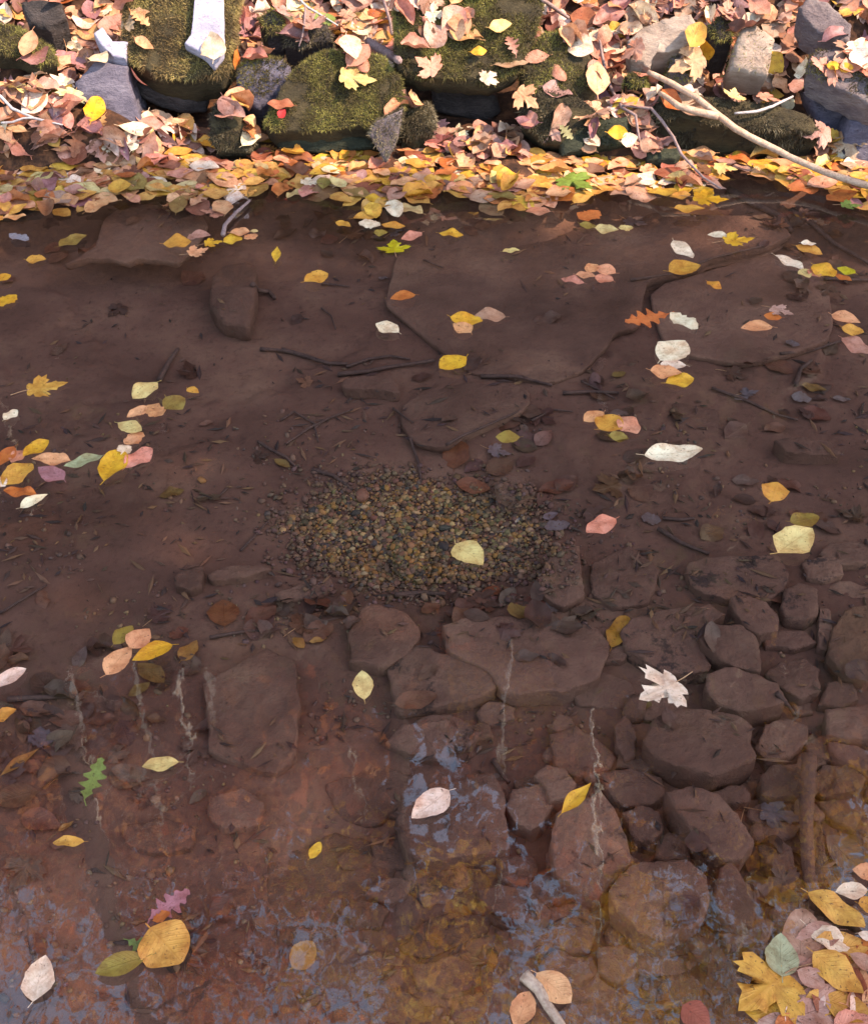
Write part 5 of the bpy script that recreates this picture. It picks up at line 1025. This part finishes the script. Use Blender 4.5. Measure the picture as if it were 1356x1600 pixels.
mirrored_tree('orange tree mirrored at lower left of centre', (430, 1250), (440, 1500), 11.5, .07, M_bark_dark, ORN, 3000, 14, crown_lo=.25, spread=2.0, clumps=40)
mirrored_tree('sparse orange tree mirrored in the lower left corner', (60, 1350), (75, 1600), 9.0, .05, M_bark_dark, ORN, 1700, 15, crown_lo=.45, spread=2.0, clumps=36)
mirrored_tree('sparse orange tree mirrored at the bottom left of centre', (330, 1380), (345, 1600), 9.3, .05, M_bark_dark, ORN, 1500, 16, crown_lo=.45, spread=1.8, clumps=36)
mirrored_tree('pale sapling mirrored beside the wide silted slab', (290, 1000), (300, 1200), 7.4, .026, M_bark_pale, ORN, 300, 17, crown_lo=.85)
mirrored_tree('pale sapling mirrored near the left edge', (50, 860), (75, 1060), 7.7, .03, M_bark_pale, ORN, 300, 18, crown_lo=.85)
mirrored_tree('orange tree mirrored at the left edge', (20, 1120), (10, 1400), 9.5, .09, M_bark_dark, ORN, 2600, 11, crown_lo=.35)

for k in range(13):                                 # the wood that climbs the slope behind
    rr = random.Random(200 + k); Y = 10.5 + 4.2 * (k % 3) + rr.uniform(-1, 1); X = -9 + 1.5 * k + rr.uniform(-.5, .5); g = ground_z(X, Y) - .1
    tree(['brown', 'olive', 'russet'][k % 3] + ' tree on the wooded slope, ' + ['first', 'second', 'third', 'fourth', 'fifth', 'sixth', 'seventh', 'eighth', 'ninth', 'tenth', 'eleventh', 'twelfth', 'thirteenth'][k] + ' from the left', (X, Y, g), (X + rr.uniform(-.5, .5), Y, g + rr.uniform(7.5, 10)), .14, M_bark_dark, [[(190, 112, 62), (150, 92, 58)] if k < 7 else [(120, 76, 46), (98, 66, 46)], [(112, 92, 40), (84, 70, 40)], [(88, 60, 44), (70, 56, 42)]][k % 3], 4600, 300 + k, crown_lo=.12, spread=2.3, size=.26, limbs=9, clumps=36)
for k in range(11):  # unseen bushes added to block mirrored sky and the lower trunks
    rr = random.Random(500 + k); X = -4.6 + .92 * k + rr.uniform(-.25, .25); Y = 6.6 + rr.uniform(-.4, .5); g = ground_z(X, Y) - .05
    tree('dark evergreen bush added to hide mirrored sky at the slope foot, ' + ['first', 'second', 'third', 'fourth', 'fifth', 'sixth', 'seventh', 'eighth', 'ninth', 'tenth', 'eleventh'][k] + ' from the left', (X, Y, g), (X, Y, g + rr.uniform(2.3, 3.5)), .05, M_bark_dark, [(58, 58, 36), (74, 62, 40), (46, 46, 32)], 4200, 600 + k, crown_lo=.05, spread=1.0, size=.18, limbs=9, clumps=27, name='added_bush')['category'] = 'bush'
# tree added at the right, out of view, its crown shaped to shade the stream
rr = random.Random(77); cen = []; tb = Vector((6.2, -0.6, ground_z(6.2, -0.6) - .1))
shade = [(-1.25, .5), (-.6, .4), (0, .4), (.6, .5), (1.1, .7), (-1.3, 1.1), (-.7, 1.0), (0, 1.0), (.6, 1.0), (1.2, 1.2), (-1.4, 1.7), (-.8, 1.6), (-.2, 1.6), (.4, 1.6), (1.0, 1.7), (1.4, 1.8), (-1.5, 2.3), (-1.0, 2.2), (-.4, 2.2), (.2, 2.15), (.75, 2.2), (1.2, 2.25), (-1.5, 2.7), (-1.0, 2.65), (-.5, 2.6), (0, 2.55), (.5, 2.45), (.95, 2.5)]
for (x, y) in shade: cen.append((Vector((x, y, 0)) + sdir * rr.uniform(8.0, 10.0) - tb, .46))
root = obj('tree', None); root.location = tb
hub = Vector((6.1, 0.2, 4.4)) - tb
V, Fc, _ = tube('tmp', [Vector((0, 0, 0)), Vector((-.1, .1, 2)), hub, hub + Vector((0, 0.1, 1.8))], [.17, .15, .12, .07], M_bark_dark, sides=9, wob=.12); bpy.data.meshes.remove(_)
for (c, r) in cen[::2]:
    v2, f2, _ = tube('tmp', [hub, hub.lerp(c, .5) + Vector((0, 0, .15)), c], [.05, .03, .01], M_bark_dark, sides=5, wob=.2); bpy.data.meshes.remove(_)
    o = len(V); V += v2; Fc += [tuple(i + o for i in f) for f in f2]
obj('trunk', mesh('trunk', V, Fc, M_bark_dark), root); obj('crown', crown_mesh(cen, 11000, .15, YEL, rr), root)
tag(root, 'yellow tree added out of view at the right to shade the stream', 'tree')

# ------------------------------------------------------------------ labels: make every one single out its leaf or pebble
from collections import defaultdict
byl = defaultdict(list)
for o in list(C.objects):
    if 'fill' in o:
        me = o.data; q = Vector(me.vertices[0].co); u, v = to_px(q); pending.append((o, o['fill'], u, v, G)); del o['fill']
for t in pending: byl[t[1]].append(t)
ORD = ['first', 'second', 'third', 'fourth', 'fifth', 'sixth', 'seventh', 'eighth', 'ninth', 'tenth', 'eleventh', 'twelfth', 'thirteenth', 'fourteenth', 'fifteenth', 'sixteenth', 'seventeenth', 'eighteenth', 'nineteenth', 'twentieth']
for lab, ts in byl.items():
    if len(ts) == 1: ts[0][0]['label'] = lab; continue
    us = [t[2] for t in ts]; vs = [t[3] for t in ts]
    horiz = (max(us) - min(us)) >= (max(vs) - min(vs)) * .8
    ts.sort(key=lambda t: t[2] if horiz else t[3])
    names = (('left one', 'right one') if horiz else ('upper one', 'lower one')) if len(ts) == 2 else [(ORD[i] if i < 20 else None) for i in range(len(ts))]
    for i, t in enumerate(ts):
        if len(ts) == 2: t[0]['label'] = ' '.join((lab).split()[:14]) + ', ' + names[i]
        elif len(ts) <= 20: t[0]['label'] = ' '.join(lab.split()[:13]) + ', ' + names[i] + (' from left' if horiz else ' from top')
        else: t[0]['label'] = lab
